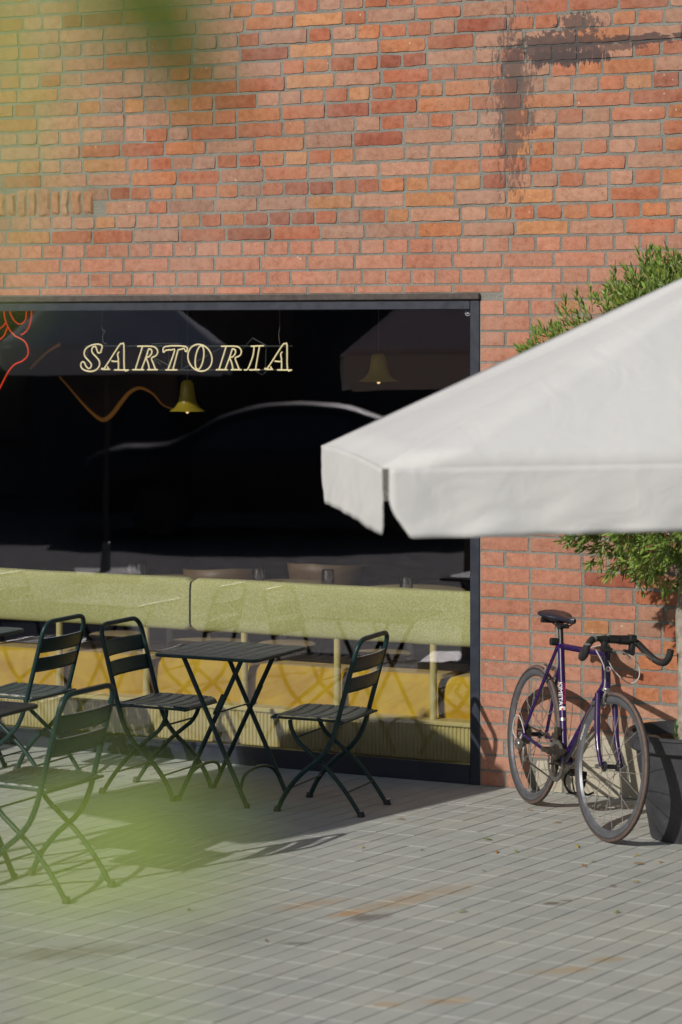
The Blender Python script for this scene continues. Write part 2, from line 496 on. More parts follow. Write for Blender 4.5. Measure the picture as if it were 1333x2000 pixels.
def add_brick(m, u0, u1, h0, h1, old, col, fine, r):
    w, hh = u1 - u0, h1 - h0
    if w < .012 or hh < .012: return
    if fine:
        nx = max(3, int(w / .022)); ny = 3 if hh > .04 else 1
    else: nx, ny = 1, 1
    e = min(.0026 if old else .002, w * .2, hh * .2)
    xs = [0, e] + [e + (w - 2 * e) * i / nx for i in range(1, nx)] + [w - e, w]
    zs = [0, e] + [e + (hh - 2 * e) * i / ny for i in range(1, ny)] + [hh - e, hh]
    proud = r.uniform(.003, .0075) if old else r.uniform(.003, .0048)
    tx, tz = r.uniform(-.003, .003), r.uniform(-.002, .002)
    if not old: tx *= .3; tz *= .3
    rc = (.010 if old else .003) * r.uniform(.3, 1.5)
    seed = r.uniform(0, 100)
    vs = []
    for j, z in enumerate(zs):
        for i, x in enumerate(xs):
            edge = i in (0, len(xs) - 1) or j in (0, len(zs) - 1)
            ed2 = i in (1, len(xs) - 2) or j in (1, len(zs) - 2)
            px, pz = x, z
            # rounded corners
            cx = min(max(x, rc), w - rc); cz = min(max(z, rc), hh - rc)
            dx, dz = x - cx, z - cz
            dl = math.hypot(dx, dz)
            mx = max(abs(dx), abs(dz))
            if dl > 1e-6: px, pz = cx + dx * mx / dl, cz + dz * mx / dl
            amp = .0046 if old else .0013
            if fine and (edge or ed2):
                nv = noise.noise_vector(Vector((x * 22 + seed, z * 22, seed)))
                px += nv.x * amp; pz += nv.y * amp
            y = .004 if edge else (-proud * (.72 if ed2 else 1))
            if not edge:
                y += tx * (x / w - .5) + tz * (z / hh - .5)
                if fine: y += noise.noise(Vector((u0 * 7 + x * 30, z * 30, seed))) * (.0028 if old else .0008)
            vs.append((u0 + px, y, h0 + pz))
    nX = len(xs)
    fs = [(j * nX + i, j * nX + i + 1, (j + 1) * nX + i + 1, (j + 1) * nX + i) for j in range(len(zs) - 1) for i in range(nX - 1)]
    m.add(vs, fs, 0, col)
wall = MB()
rb = random.Random(11)
U0, U1, NROW = -5.2, 5.0, 66
TOPH = NROW * CH
def wob(u, h):
    if h < 2.75: return 0
    k = min(1, (h - 2.75) / .3)
    return k * (.014 * noise.noise(Vector((u * .55, h * .4, 3.3))) + .006 * noise.noise(Vector((u * 2.1, h * 1.3, 9.1))))
BROKE = (u_at(-60), u_at(168), h_at(60, 425), h_at(60, 372))
for k in range(NROW):
    h0, h1 = k * CH, (k + 1) * CH
    head = (k % 2 == 0)
    u = U0 + rb.uniform(0, .1) + (.068 if head else 0)
    segs = []
    starts = [(U0, U1)]
    if h1 <= WIN_T + .02: starts = [(U0, WIN_L), (WIN_R, U1)]
    for (s0, s1) in starts:
        u = s0
        if s0 == U0: u -= rb.uniform(0, .13)
        first = (s0 == WIN_R)
        while u < s1:
            stretch = (not head)
            if first: stretch = not head
            elif rb.random() < (.12 if stretch else .10): stretch = not stretch
            old = not (h0 < 2.70 and h0 > WIN_T - .09 or (h0 < 2.7 and u < WIN_R + .28 + .12 * math.sin(k * 1.7)) or (h0 < 1.15 and u < WIN_R + .62 + .1 * math.sin(k * 2.3)))
            wd = (.272 if stretch else .136) * (1 + (rb.uniform(-.075, .075) if old else rb.uniform(-.02, .02)))
            gp = .0105 if old else .012
            a, b = u + gp / 2, min(u + wd - gp / 2, s1 - (0 if s1 != U1 else 0))
            if first: a = u + .004; first = False
            cu = (a + b) / 2
            dz = wob(cu, h0); dz1 = wob(cu, h1)
            z0 = h0 + .0045 + dz + (rb.uniform(-.002, .003) if old else 0)
            z1 = h1 - .0045 + dz1 + (rb.uniform(-.003, .002) if old else 0)
            u += wd
            if s0 == WIN_R or s1 == WIN_L or h0 > WIN_T: pass
            if h0 < WIN_T < h1:            # cut course right over the window
                if b > WIN_L and a < WIN_R: z0 = WIN_T + .004
            if z1 - z0 < .02: continue
            if BROKE[0] < cu < BROKE[1] and BROKE[2] - .02 < (z0 + z1) / 2 < BROKE[3] + .02: continue
            # plaster covers the foot of the wall by the bicycle
            fine = -2.5 < cu < 2.2 and h0 < 4.4
            if cu > 1.1 and h1 < .31 and cu > (1.22 if h0 > .155 else 1.07): continue
            add_brick(wall, a, b, z0, z1, old, brick_col(cu, h0, not old, rb), fine, rb)
# knocked-about patch of broken bricks standing on end
u = BROKE[0]
while u < BROKE[1]:
    wd = rb.uniform(.055, .095)
    nz = 8
    zt = BROKE[3] + rb.uniform(-.01, .015); zb = BROKE[2] + rb.uniform(-.006, .01)
    c = random.choice([(.40, .19, .11, 1), (.42, .25, .16, 1), (.36, .18, .12, 1), (.45, .21, .10, 1)])
    sd = rb.uniform(0, 50)
    def fb(a, b_, u=u, wd=wd, zt=zt, zb=zb, sd=sd):
        e = min(a, 1 - a, b_, 1 - b_)
        y = .004 if e < .02 else -.004 - .009 * abs(noise.noise(Vector((a * 3, b_ * 3, sd)))) - .006 * a
        return (u + wd * (.5 + (a - .5) * (1.02 - .16 * abs(noise.noise(Vector((b_ * 2.5, sd, 7)))))) + .009 * noise.noise(Vector((b_ * 3, sd, 2))), y, zb + (zt - zb) * b_ + .008 * noise.noise(Vector((a * 4, b_ * 3, sd))))
    wall.grid(fb, 5, nz, 0, c)
    u += wd
# mortar body: the wall itself, three solid blocks round the opening
for bx in ((U0, WIN_L, 0, .36, -.1, TOPH), (WIN_R, U1, 0, .36, -.1, TOPH), (WIN_L, WIN_R, 0, .36, WIN_T, TOPH)):
    n0 = len(wall.v)
    wall.box(*bx[:2], *bx[2:4], *bx[4:6], mi=1, col=(1, 1, 1, 1))
WALL = wall.build('brick_wall', [BRICK, MORTAR], smooth=True, angle=35)
WALL.location = W0; WALL.rotation_euler = WROT
tag(WALL, 'old red and orange brick wall with tar splashes above the shop window', 'brick wall')
# plaster at the foot of the wall
def plaster_mat():
    g = NT('cement_render')
    n = g.noise(6, 6, .6); n2 = g.noise(150, 5, .7)
    c = g.ramp(n, [(.3, (.37, .33, .25)), (.55, (.47, .43, .34)), (.8, (.41, .36, .28))])
    c = g.mix(1.0, c, g.ramp(n2, [(.3, (.82, .82, .82)), (.7, (1.1, 1.1, 1.1))]), 'MULTIPLY')
    g.base(c); g.rough(.92); g.bump(g.math('ADD', n2, g.math('MULTIPLY', n, 3)), .5, .004); return g.m
m = MB()
def plast(u0, u1, z0, z1, y=-.012, n=14, seed=0.):
    def f(a, b):
        k1 = 1 / n
        a = 0 if a < .001 else ((.002 + (a - k1) * (u1 - u0) / (1 - k1)) / (u1 - u0) if a < .999 else 1)
        a = min(a, 1)
        u = u0 + (u1 - u0) * a; z = z0 + (z1 - z0) * b
        e = a < .001 or a > .999 or b > .999
        du = .010 * noise.noise(Vector((z * 9, seed, 1))) * max(0, 1 - a * 5)
        dz = .010 * noise.noise(Vector((u * 7, seed, 2))) if b > .999 else 0
        return (u + du, .003 if e else y + .003 * noise.noise(Vector((u * 4, z * 4, seed))), z + dz)
    m.grid(f, n, 6)
plast(1.075, 1.222, .002, .157, seed=1); plast(1.216, 5.0, .002, .318, n=60, seed=2, y=-.0135)
m.build('plaster_patch', plaster_mat(), WALL)

# ------------------------------------------------------------------ materials shared by the props
NAVY = plain('navy_metal', (.018, .024, .04, 1), .38, spec=.6, var=.2, scale=8)
FLASH = plain('dark_flashing', (.075, .06, .055, 1), .8, var=.3, bump=.4)
EDGEM = plain('edge_glint_paint', (.32, .34, .34, 1), .4, var=.3, scale=50)  # slat rims: light caught by the edges, painted in as a paler colour
CHAIRM = plain('dark_green_paint', (.009, .032, .033, 1), .40, spec=.32, var=.18, scale=40, bump=.12, bscale=350)
RUBBER = plain('black_rubber', (.02, .02, .021, 1), .6, var=.2)
def glass_mat(name, tint=(.93, .95, .93), k=1.0, rough=0.0):
    g = NT(name); g.t.nodes.remove(g.b)
    tr = g.n('ShaderNodeBsdfTransparent'); tr.inputs[0].default_value = (*tint, 1)
    gl = g.n('ShaderNodeBsdfGlossy'); gl.inputs['Roughness'].default_value = rough
    gl.inputs['Color'].default_value = (.92, .9, 1.0, 1)
    fr = g.n('ShaderNodeFresnel'); fr.inputs[0].default_value = 1.5
    mx = g.n('ShaderNodeMixShader'); g.l(g.math('MULTIPLY', fr.outputs[0], k, clamp=True), mx.inputs[0])
    # faint ripple of the pane
    bp = g.n('ShaderNodeBump'); bp.inputs['Strength'].default_value = .05; bp.inputs['Distance'].default_value = .01
    g.l(g.noise(1.6, 2), bp.inputs['Height']); g.l(bp.outputs[0], gl.inputs['Normal'])
    g.l(tr.outputs[0], mx.inputs[1]); g.l(gl.outputs[0], mx.inputs[2]); g.l(mx.outputs[0], g.out.inputs[0])
    return g.m

# ------------------------------------------------------------------ shop window
win = empty('shop_window', wallpt((WIN_L + WIN_R) / 2, 0, 0), WROT)
tag(win, 'large dark plate glass shop window in a navy metal frame', 'window')
uc = (WIN_L + WIN_R) / 2
def wl(mb, name, mat, par=win, **k): return mb.build(name, mat, par, **k)
L, Rr = WIN_L - uc, WIN_R - uc
m = MB()
FW = .052; SILL = .09
m.box(L, L + FW, -.006, .10, .0, WIN_T - .033, bev=.003); m.box(Rr - FW, Rr, -.006, .10, .0, WIN_T - .033, bev=.003)
m.box(L + FW + .0005, Rr - FW - .0005, -.004, .10, WIN_T - .033 - .048, WIN_T - .033, bev=.003)
m.box(L + FW + .0005, Rr - FW - .0005, -.004, .10, .0, SILL, bev=.003)
m.box(L + FW, Rr - FW, -.012, -.004, SILL - .004, SILL + .01)
wl(m, 'window_frame', NAVY)
m = MB(); m.box(L - .003, Rr + .003, -.022, .12, WIN_T - .032, WIN_T - .001, bev=.004); wl(m, 'flashing', FLASH)
m = MB(); m.box(L + FW - .004, Rr - FW + .004, .030, .038, SILL - .004, WIN_T - .078)
wl(m, 'glass_pane', glass_mat('window_glass', (.97, .97, .96), 2.3), smooth=False)
m = MB(); m.tube([(u_at(910) - uc + .0135 * math.cos(a * PI / 8), .028, h_at(910, 611) + .0135 * math.sin(a * PI / 8)) for a in range(16)], .0018, 5, closed=True)
m.box(u_at(910) - uc - .006, u_at(910) - uc + .006, .0265, .029, h_at(910, 611) - .004, h_at(910, 611) + .004)
wl(m, 'glass_sticker', plain('pale_print', (.4, .42, .45, 1), .6))

# ------------------------------------------------------------------ interior shell
DARK = plain('interior_dark', (.03, .026, .026, 1), .75, var=.2, scale=3)
FLR = plain('interior_floor', (.07, .058, .05, 1), .5, var=.25, scale=4)
m = MB(); D = 5.6
m.box(-4.2, -4.0, .362, D, -.05, 3.2); m.box(2.9, 3.1, .362, D, -.05, 3.2); m.box(-4.2, 3.1, D, D + .2, -.05, 3.2)
o = m.build('interior_wall', DARK, smooth=False, loc=W0, rot=WROT); tag(o, kind='structure')
m = MB(); m.box(-4.0, 2.9, .14, D, -.012, .012)
o = m.build('interior_floor', FLR, smooth=False, loc=W0, rot=WROT); tag(o, kind='structure')
m = MB(); m.box(-4.2, 3.1, .362, D + .2, 3.2, 3.3)
o = m.build('interior_ceiling', DARK, smooth=False, loc=W0, rot=WROT); tag(o, kind='structure')
# ------------------------------------------------------------------ banquette behind the glass
CREAM = plain('cream_paint', (.60, .54, .23, 1), .5, var=.08, scale=6)
def weave():
    g = NT('flecked_weave')
    mp = g.n('ShaderNodeMapping'); g.l(g.obj(), mp.inputs[0]); mp.inputs['Scale'].default_value = (170, 60, 110); mp.inputs['Rotation'].default_value = (0, R(28), 0)
    n = g.n('ShaderNodeTexNoise'); n.inputs['Scale'].default_value = 1; n.inputs['Detail'].default_value = 3; g.l(mp.outputs[0], n.inputs['Vector'])
    c = g.ramp(n.outputs[0], [(.32, (.46, .48, .16)), (.50, (.58, .60, .27)), (.68, (.71, .72, .45))])
    c = g.mix(1.0, c, g.ramp(g.noise(2.5, 3), [(.3, (.86, .88, .8)), (.7, (1.06, 1.06, 1.06))]), 'MULTIPLY')
    g.base(c); g.rough(.9); g.bump(n.outputs[0], .3, .0015); return g.m
def velvet():
    g = NT('ochre_velvet')
    n = g.noise(4, 3, .5, dist=1.6)
    g.base(g.ramp(n, [(.34, (.50, .30, .004)), (.50, (.58, .38, .008)), (.68, (.62, .43, .014))]))
    g.rough(.8); g.b.inputs['Sheen Weight'].default_value = .3; g.bump(g.noise(400, 2), .2, .001); return g.m
IB = .30
bq = empty('banquette', wallpt(-.8, IB, .012), WROT)
tag(bq, 'long banquette with flecked green back cushions and mustard seat behind the glass', 'bench')
def bqp(u, inn, h): return (u + .8, inn - IB, h - .012)
hb1 = h_at(918, 1412, IB); hc0 = h_at(918, 1266, IB); hc1 = h_at(918, 1157, IB)
m = MB()
u = -3.15
prof = []
while u < .84:
    for k in range(5):
        a = PI * k / 4
        prof.append((u + .0015 + .0095 * (1 - math.cos(a)), IB - .009 * math.sin(a)))
    u += .022
vs = [bqp(p[0], p[1], z) for z in (.012, hb1 - .026) for p in prof]
n = len(prof)
m.add(vs, [(i, i + 1, n + i + 1, n + i) for i in range(n - 1)])
m.box(-2.35, 1.64, .002, .5, 0, hb1 - .028)
m.build('fluted_base', CREAM, bq, angle=60)
m = MB(); m.box(-2.36, 1.66, -.02, .52, hb1 - .0375, hb1 - .012, bev=.006); m.build('ledge', CREAM, bq)
for px in (843, 655, 473, 281, 111, -62):
    u = u_at(px, IB)
    m = MB(); m.lathe([(.019, hb1 - .03), (.019, hc0 + .02)], 16, Matrix.Translation(bqp(u, IB + .028, .012)))
    m.build('post', CREAM, bq)
usplit = u_at(371, IB)
WV = weave()
for (ua, ub) in ((-3.1, usplit - .006), (usplit + .006, .86)):
    m = MB()
    def pf(a, b, ua=ua, ub=ub):
        # rounded long cushion, cross-section in (inn,h)
        ang = 2 * PI * b
        ce, se = math.cos(ang), math.sin(ang)
        sg = lambda v, p: math.copysign(abs(v) ** p, v)
        e = min(a, 1 - a) * (ub - ua)
        sq = 1 if e > .03 else math.sqrt(max(0, 1 - ((.03 - e) / .03) ** 2)) * .12 + .88
        hh = (hc1 - hc0) / 2 * sq; dd = .05 * sq
        wv_ = .003 * noise.noise(Vector(((ua + (ub - ua) * a) * 3, b * 6, 4)))
        return bqp(ua + (ub - ua) * a, IB + .045 + dd * sg(ce, .45) + wv_, (hc0 + hc1) / 2 + hh * sg(se, .4) + wv_)
    m.grid(pf, 60, 28)
    o = m.build('back_cushion', WV, bq)
    for fc in (pf,):
        pass
VEL = velvet()
edges = [u_at(x, IB + .1) for x in (-60, 130, 297, 490, 675, 864, 1050)]
for i in range(len(edges) - 1):
    ua, ub = edges[i] + .012, edges[i + 1] - .014
    m = MB()
    zt = h_at(918, 1324, IB + .1)
    def sf(a, b, ua=ua, ub=ub):
        w = ub - ua; x = a * w
        r = .06
        top = zt
        if x < r: top = zt - r + math.sqrt(max(0, r * r - (r - x) ** 2))
        if w - x < .02: top = zt - .02 + math.sqrt(max(0, .0004 - (.02 - (w - x)) ** 2))
        # b: front face up, over the top, back
        if b < .5: z = hb1 - .012 + (top - hb1 + .012) * (b / .5); y = IB + .10 - .012 * math.sin(PI * b / .5) + (.02 * max(0, (b - .42) / .08) ** 2)
        else: z = top - .004 * math.sin((b - .5) * 2 * PI); y = IB + .12 + (b - .5) * .9
        y += .004 * noise.noise(Vector(((ua + x) * 5, z * 6, 2)))
        return bqp(ua + x, y, z)
    m.grid(sf, 40, 20)
    m.box(*[bqp(ua + .002, 0, 0)[0], bqp(ub - .002, 0, 0)[0]], .14, .50, hb1 - .02, zt - .08)
    m.build('seat_cushion', VEL, bq)

# tables, glasses and stools in the dining room
CLEAR = glass_mat('tumbler_glass', (.86, .88, .88), 2.2)
WOODP = plain('pale_wood', (.50, .40, .22, 1), .5, var=.15, scale=12)
BWOOD = plain('brown_wood', (.13, .085, .045, 1), .5, var=.2, scale=9)
spots = [(-2.0, 1.75), (-1.25, 1.8), (-.43, 1.85), (.52, 1.8)]
names = ['far left', 'behind the left back cushion', 'beside the cushion joint', 'near the right end of the banquette']
proto = None
for i, (u, inn) in enumerate(spots):
    lab = 'round pale table inside the cafe, %s' % ['leftmost of the row', 'second from the left', 'behind the joint of the back cushions', 'rightmost of the row'][i]
    loc = wallpt(u, inn, .012)
    if proto is None:
        t = proto = tag(empty('cafe_table', loc, WROT), lab, 'table', 'round tables inside the cafe')
        m = MB(); m.lathe([(0.001, .70), (.30, .70), (.325, .715), (.325, .733), (.318, .737), (.001, .737)], 40); m.build('table_top', WOODP, t)
        m = MB(); m.lathe([(.03, .02), (.025, .70)], 16); m.lathe([(.001, .022), (.03, .022), (.22, .012), (.225, 0), (.001, 0)], 32); m.build('pedestal', DARK, t)
    else: dup(proto, loc, WROT, lab)
gl = None
for i, (x, ti, du) in enumerate([(178, 0, .0), (275, 1, 0), (505, 2, 0), (648, 2, 0), (776, 3, 0)]):
    inn = [1.75, 1.8, 1.85, 1.8, 1.62][i] - (.05 if i != 3 else -.02)
    u = u_at(x, inn)
    if i == 3: inn = 1.9; u = min(u_at(x, inn), -.43 + .27)
    ti_ = min(range(4), key=lambda q: abs(spots[q][0] - u))
    du_ = max(-.25, min(.25, u - spots[ti_][0])); u = spots[ti_][0] + du_
    inn = max(spots[ti_][1] - .15, min(spots[ti_][1] + .1, inn))
    lab = 'upturned glass tumbler on the cafe table, %s' % ['leftmost of the five', 'second from the left', 'middle of the five', 'fourth from the left', 'nearest the right end of the window'][i]
    m = MB()
    m.lathe([(.040, 0), (.038, .085), (.033, .092), (.0, .094), ], 24)
    m.lathe([(.036, 0.001), (.034, .083), (.030, .088), (.0, .089), ], 24)
    o = m.build('tumbler', CLEAR, None, loc=wallpt(u, inn, .7495)); tag(o, lab, 'glass', 'tumblers on the cafe tables')
st = None
for i, (x, inn) in enumerate([(385, 1.15), (430, 1.2), (745, 1.15), (560, 1.3), (230, 1.25)]):
    u = u_at(x, inn)
    lab = 'pale wooden stool inside the cafe, %s' % ['behind the left end of the outdoor centre table', 'beside the joint of the back cushions', 'behind the back of the right-hand green chair', 'behind the right end of the outdoor centre table', 'behind the left part of the banquette'][i]
    loc = wallpt(u, inn, .012); rz = -TH + .3 * i
    if st is None:
        st = tag(empty('stool', loc, (0, 0, rz)), lab, 'stool', 'wooden stools inside the cafe')
        m = MB(); m.lathe([(.001, .43), (.15, .43), (.17, .44), (.17, .452), (.16, .457), (.001, .455)], 28); m.build('seat', WOODP, st)
        for k in range(4):
            a = PI / 4 + k * PI / 2
            m = MB(); m.tube([(.12 * math.cos(a), .12 * math.sin(a), .435), (.17 * math.cos(a), .17 * math.sin(a), 0)], [.017, .012], 10); m.build('leg', WOODP, st)
        m = MB()
        for k in range(4):
            a, b = PI / 4 + k * PI / 2, PI / 4 + (k + 1) * PI / 2
            m.tube([(.155 * math.cos(a), .155 * math.sin(a), .13), (.155 * math.cos(b), .155 * math.sin(b), .13)], .008, 8)
        m.build('stretcher', WOODP, st)
    else: dup(st, loc, (0, 0, rz), lab)
# tub chair, its shell shows over the cushions
for i, (x, inn, rz, lab) in enumerate([(438, 1.95, .2, 'brown bowl backed wooden chair inside, behind the middle of the banquette'), (640, 2.5, -.4, 'brown bowl backed wooden chair inside, farther back on the right')]):
    c = tag(empty('tub_chair', wallpt(u_at(x, inn), inn, .012), (0, 0, rz)), lab, 'chair', 'bowl backed chairs inside')
    m = MB()
    def tf(a, b):
        an = PI * (-.08 + 1.16 * a) + PI
        z = .45 + .37 * b - .05 * abs(a - .5) * b
        r = .20 + .055 * b
        return (r * math.cos(an), r * math.sin(an), z)
    m.grid(tf, 24, 6); o = m.build('shell', BWOOD, c); md = o.modifiers.new('thick', 'SOLIDIFY'); md.thickness = .012
    m = MB(); m.lathe([(.001, .43), (.21, .43), (.22, .45), (.21, .47), (.001, .475)], 28); m.build('seat', BWOOD, c)
    for k in range(4):
        a = PI / 4 + k * PI / 2
        m = MB(); m.tube([(.14 * math.cos(a), .14 * math.sin(a), .435), (.2 * math.cos(a), .2 * math.sin(a), 0)], [.016, .011], 8); m.build('leg', BWOOD, c)

# pendants
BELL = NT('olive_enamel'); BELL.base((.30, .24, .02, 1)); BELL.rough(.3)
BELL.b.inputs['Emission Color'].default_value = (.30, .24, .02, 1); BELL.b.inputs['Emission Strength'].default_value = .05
BELL = BELL.m
BULB = emit('warm_bulb', (1, .66, .30), 1.4)
CORD = plain('pale_cord', (.25, .25, .25, 1), .6)
def bell(x, ytop, ybot, rpx, inn, lab):
    u = u_at(x, inn); hb = h_at(x, ybot, inn); ht = h_at(x, ytop, inn)
    s = 4800 / (12.64 - u * WS + inn * WC); r = rpx / s; H = ht - hb
    t = tag(empty('bell_pendant', wallpt(u, inn, hb), WROT), lab, 'pendant lamp', 'bell pendants inside the window')
    pr = [(.005, H), (r * .22, H * .985), (r * .34, H * .9), (r * .38, H * .75), (r * .43, H * .5), (r * .52, H * .28), (r * .7, H * .12), (r * .93, H * .03), (r, 0), (r * .97, .001), (r * .68, H * .1), (r * .5, H * .26), (r * .4, H * .5), (r * .3, H * .9)]
    m = MB(); m.lathe(pr, 36); m.build('shade', BELL, t)
    m = MB(); m.lathe([(.001, -.014), (.009, -.008), (.011, .004), (.008, .02), (.001, .022)], 14); m.build('bulb', BULB, t)
    m = MB(); m.tube([(0, 0, H), (0, 0, 3.2 - hb)], .0022, 6); m.build('cord', CORD, t)
    return t
bell(366, 742, 803, 35, .9, 'olive bell shaped pendant lamp hanging under the letters of the neon sign')
bell(740, 690, 745, 40, 1.0, 'olive bell shaped pendant lamp hanging near the right side of the window')
bell(206, 693, 702, 4, 3.6, 'tiny distant bell pendant lamp glowing behind the first letters of the neon sign')

# wavy wooden screens with a warm strip along the lower edge
SCREEN = plain('walnut_screen', (.07, .04, .022, 1), .5, var=.2, scale=6)
STRIP = emit('amber_strip', (.75, .32, .06), .10)
for (pts, top, inn, lab) in (([(118, 735), (140, 760), (165, 789), (190, 813), (205, 819), (221, 808), (240, 783), (256, 765), (276, 757), (300, 768), (320, 790), (345, 800)], 590, 2.4, 'dark wavy screen with an amber glowing lower edge, under the first letters of the sign'),
                             ([(60, 720), (90, 690), (118, 672), (132, 666), (145, 672), (158, 688), (170, 712), (185, 722)], 560, 3.0, 'smaller wavy screen with amber edge, left of the first letter of the sign')):
    u0 = u_at(sum(p[0] for p in pts) / len(pts), inn)
    sc = tag(empty('wavy_screen', wallpt(u0, inn, 3.2), WROT), lab, 'screen', 'wavy screens hung inside the cafe')
    pp = spline([(u_at(x, inn) - u0, 0, h_at(x, y, inn) - 3.2) for x, y in pts], 5)
    m = MB()
    vs = [p for p in pp] + [Vector((p.x, 0, 0)) for p in pp]
    vs += [Vector((p.x, .03, p.z)) for p in pp] + [Vector((p.x, .03, 0)) for p in pp]
    n = len(pp)
    fs = []
    for i in range(n - 1):
        fs += [(i, i + 1, n + i + 1, n + i), (2 * n + i + 1, 2 * n + i, 3 * n + i, 3 * n + i + 1), (i + 1, i, 2 * n + i, 2 * n + i + 1)]
    m.add(vs, fs); m.build('panel', SCREEN, sc)
    m = MB(); m.tube([p + Vector((0, -.012, -.002)) for p in pp], [.004 + .011 * math.sin(PI * min(1, i / (len(pp) - 1) * 1.05)) ** 2 for i in range(len(pp))], 8); m.build('light_strip', STRIP, sc)

# ------------------------------------------------------------------ neon signs inside the pane
NI = .14
def neon_pts(pts, ox, oy, sc, u0, h0, inn=NI, dy=0):
    return [(u_at(ox + x / sc, inn) - u0, dy, h_at(ox + x / sc, oy + y / sc, inn) - h0) for x, y in pts]
NEON = emit('warm_neon', (1.0, .86, .50), .62)
NFR = plain('sign_frame', (.02, .035, .032, 1), .5)
nu, nh = u_at(364, NI), h_at(364, 722, NI)
ns = tag(empty('neon_sign', wallpt(nu, NI, nh), WROT), 'warm white outlined neon lettering reading SARTORIA hung inside the window', 'neon sign')
S_ = [[(205, 238), (208, 222), (213, 205), (205, 195), (185, 192), (155, 198), (130, 213), (119, 235), (124, 258), (142, 278), (156, 297), (152, 314), (140, 318), (128, 306), (120, 288), (108, 284), (101, 300), (107, 318), (128, 330), (155, 334), (180, 326), (197, 306), (198, 282), (183, 260), (164, 240), (158, 222), (165, 207), (178, 205), (184, 218), (190, 236), (200, 238)]]
A_ = [[(252, 323), (214, 323), (212, 317), (226, 314), (300, 200), (315, 191), (326, 197), (328, 322), (350, 325)], [(350, 327), (276, 326)], [(301, 232), (293, 245), (296, 280), (262, 280)], [(298, 282), (297, 322)], [(240, 308), (246, 322)]]
R_ = [[(397, 203), (470, 203), (494, 213), (502, 232), (493, 252), (470, 264), (478, 290), (490, 322)], [(422, 206), (386, 322)], [(455, 216), (440, 263), (418, 322)], [(370, 325), (430, 325)], [(448, 325), (502, 325)], [(455, 216), (470, 222), (470, 240), (456, 258), (441, 263), (452, 290), (458, 322)]]
T_ = [[(531, 236), (541, 204), (648, 204), (652, 233)], [(533, 236), (545, 224), (574, 222), (590, 226), (556, 322)], [(608, 222), (640, 214), (648, 232)], [(608, 222), (582, 322)], [(543, 326), (604, 326)]]
O_ = [[(722 + 62 * math.cos(a) - 12 * math.sin(a), 263 - 70 * math.sin(a) - 5 * math.cos(a)) for a in [2 * PI * k / 28 for k in range(28)]], [(720 + 21 * math.cos(a) + 9 * math.sin(a), 262 - 62 * math.sin(a)) for a in [2 * PI * k / 24 for k in range(24)]]]
I_ = [[(988, 203), (1055, 200)], [(1004, 206), (999, 250), (972, 320), (953, 325)], [(1032, 206), (1024, 250), (1012, 322)], [(980, 326), (1033, 325)]]
lets = [('S', S_, 0), ('A', A_, 0), ('R', R_, 0), ('T', T_, 0), ('O', O_, 0), ('R', R_, 436), ('I', I_, 0), ('A', A_, 850)]
for (ch, strokes, dx) in lets:
    m = MB()
    for q, stt in enumerate(strokes):
        P = neon_pts([(x + dx, y) for x, y in stt], 120, 600, 2.666, nu, nh)
        if ch == 'O': m.tube(P, .0042, 8, closed=True)
        else:
            if len(P) > 3: P = spline(P, 3)
            m.tube(P, .0042, 8)
    m.build('neon_letter', NEON, ns)
m = MB()
for y in (203, 328):
    P = neon_pts([(108, y), (1190, y)], 120, 600, 2.666, nu, nh, dy=.03); m.tube(P, .005, 6)
for x in (120, 305, 470, 545, 615, 890, 1052, 1155):
    P = neon_pts([(x, 200), (x - 4, 332)], 120, 600, 2.666, nu, nh, dy=.034); m.tube(P, .0035, 6)
for a, b in (((470, 265), (600, 335)), ((600, 330), (810, 215)), ((400, 210), (500, 300)), ((930, 215), (980, 160)), ((980, 160), (1060, 205)), ((450, 190), (610, 190)), ((1000, 335), (1030, 352)), ((1030, 352), (1060, 330))):
    m.tube(neon_pts([a, b], 120, 600, 2.666, nu, nh, dy=.036), .004, 6)
m.build('support_frame', NFR, ns)
GW = plain('grey_wire', (.22, .22, .2, 1), .5)
m = MB(); m.tube(spline(neon_pts([(207, 8), (207, 110), (222, 122), (210, 150), (212, 180), (232, 192)], 120, 600, 2.666, nu, nh, dy=.01), 4), .0016, 5); m.build('hanging_wire', GW, ns)
m = MB(); m.tube(spline(neon_pts([(1133, 8), (1133, 110), (1128, 140), (1134, 192)], 120, 600, 2.666, nu, nh, dy=.01), 4), .0016, 5); m.build('hanging_wire', GW, ns)
RED = emit('red_neon', (.75, .05, .015), .75)
ru, rh = u_at(25, .2), h_at(25, 750, .2)
rn = tag(empty('neon_drawing', wallpt(ru, .2, rh), WROT), 'red neon line drawing of curving strokes at the left edge of the window', 'neon sign')
for stt in ([(30, 130), (40, 250), (52, 330), (90, 420), (150, 490), (190, 510), (250, 550), (280, 620), (275, 690), (220, 745), (150, 775), (90, 840), (40, 930), (0, 1010), (-30, 1060)],
            [(320, 130), (315, 250), (310, 330), (280, 420), (240, 465), (210, 480)],
            [(95, 130), (100, 250), (125, 310), (160, 355), (205, 372), (245, 345), (262, 290), (268, 130)],
            [(-20, 425), (0, 415), (35, 390), (50, 360)], [(70, 410), (55, 460), (30, 500), (-5, 530)]):
    m = MB(); m.tube(spline(neon_pts(stt, 0, 560, 5.127, ru, rh, .2), 4), .0042, 8); m.build('neon_tube', RED, rn)

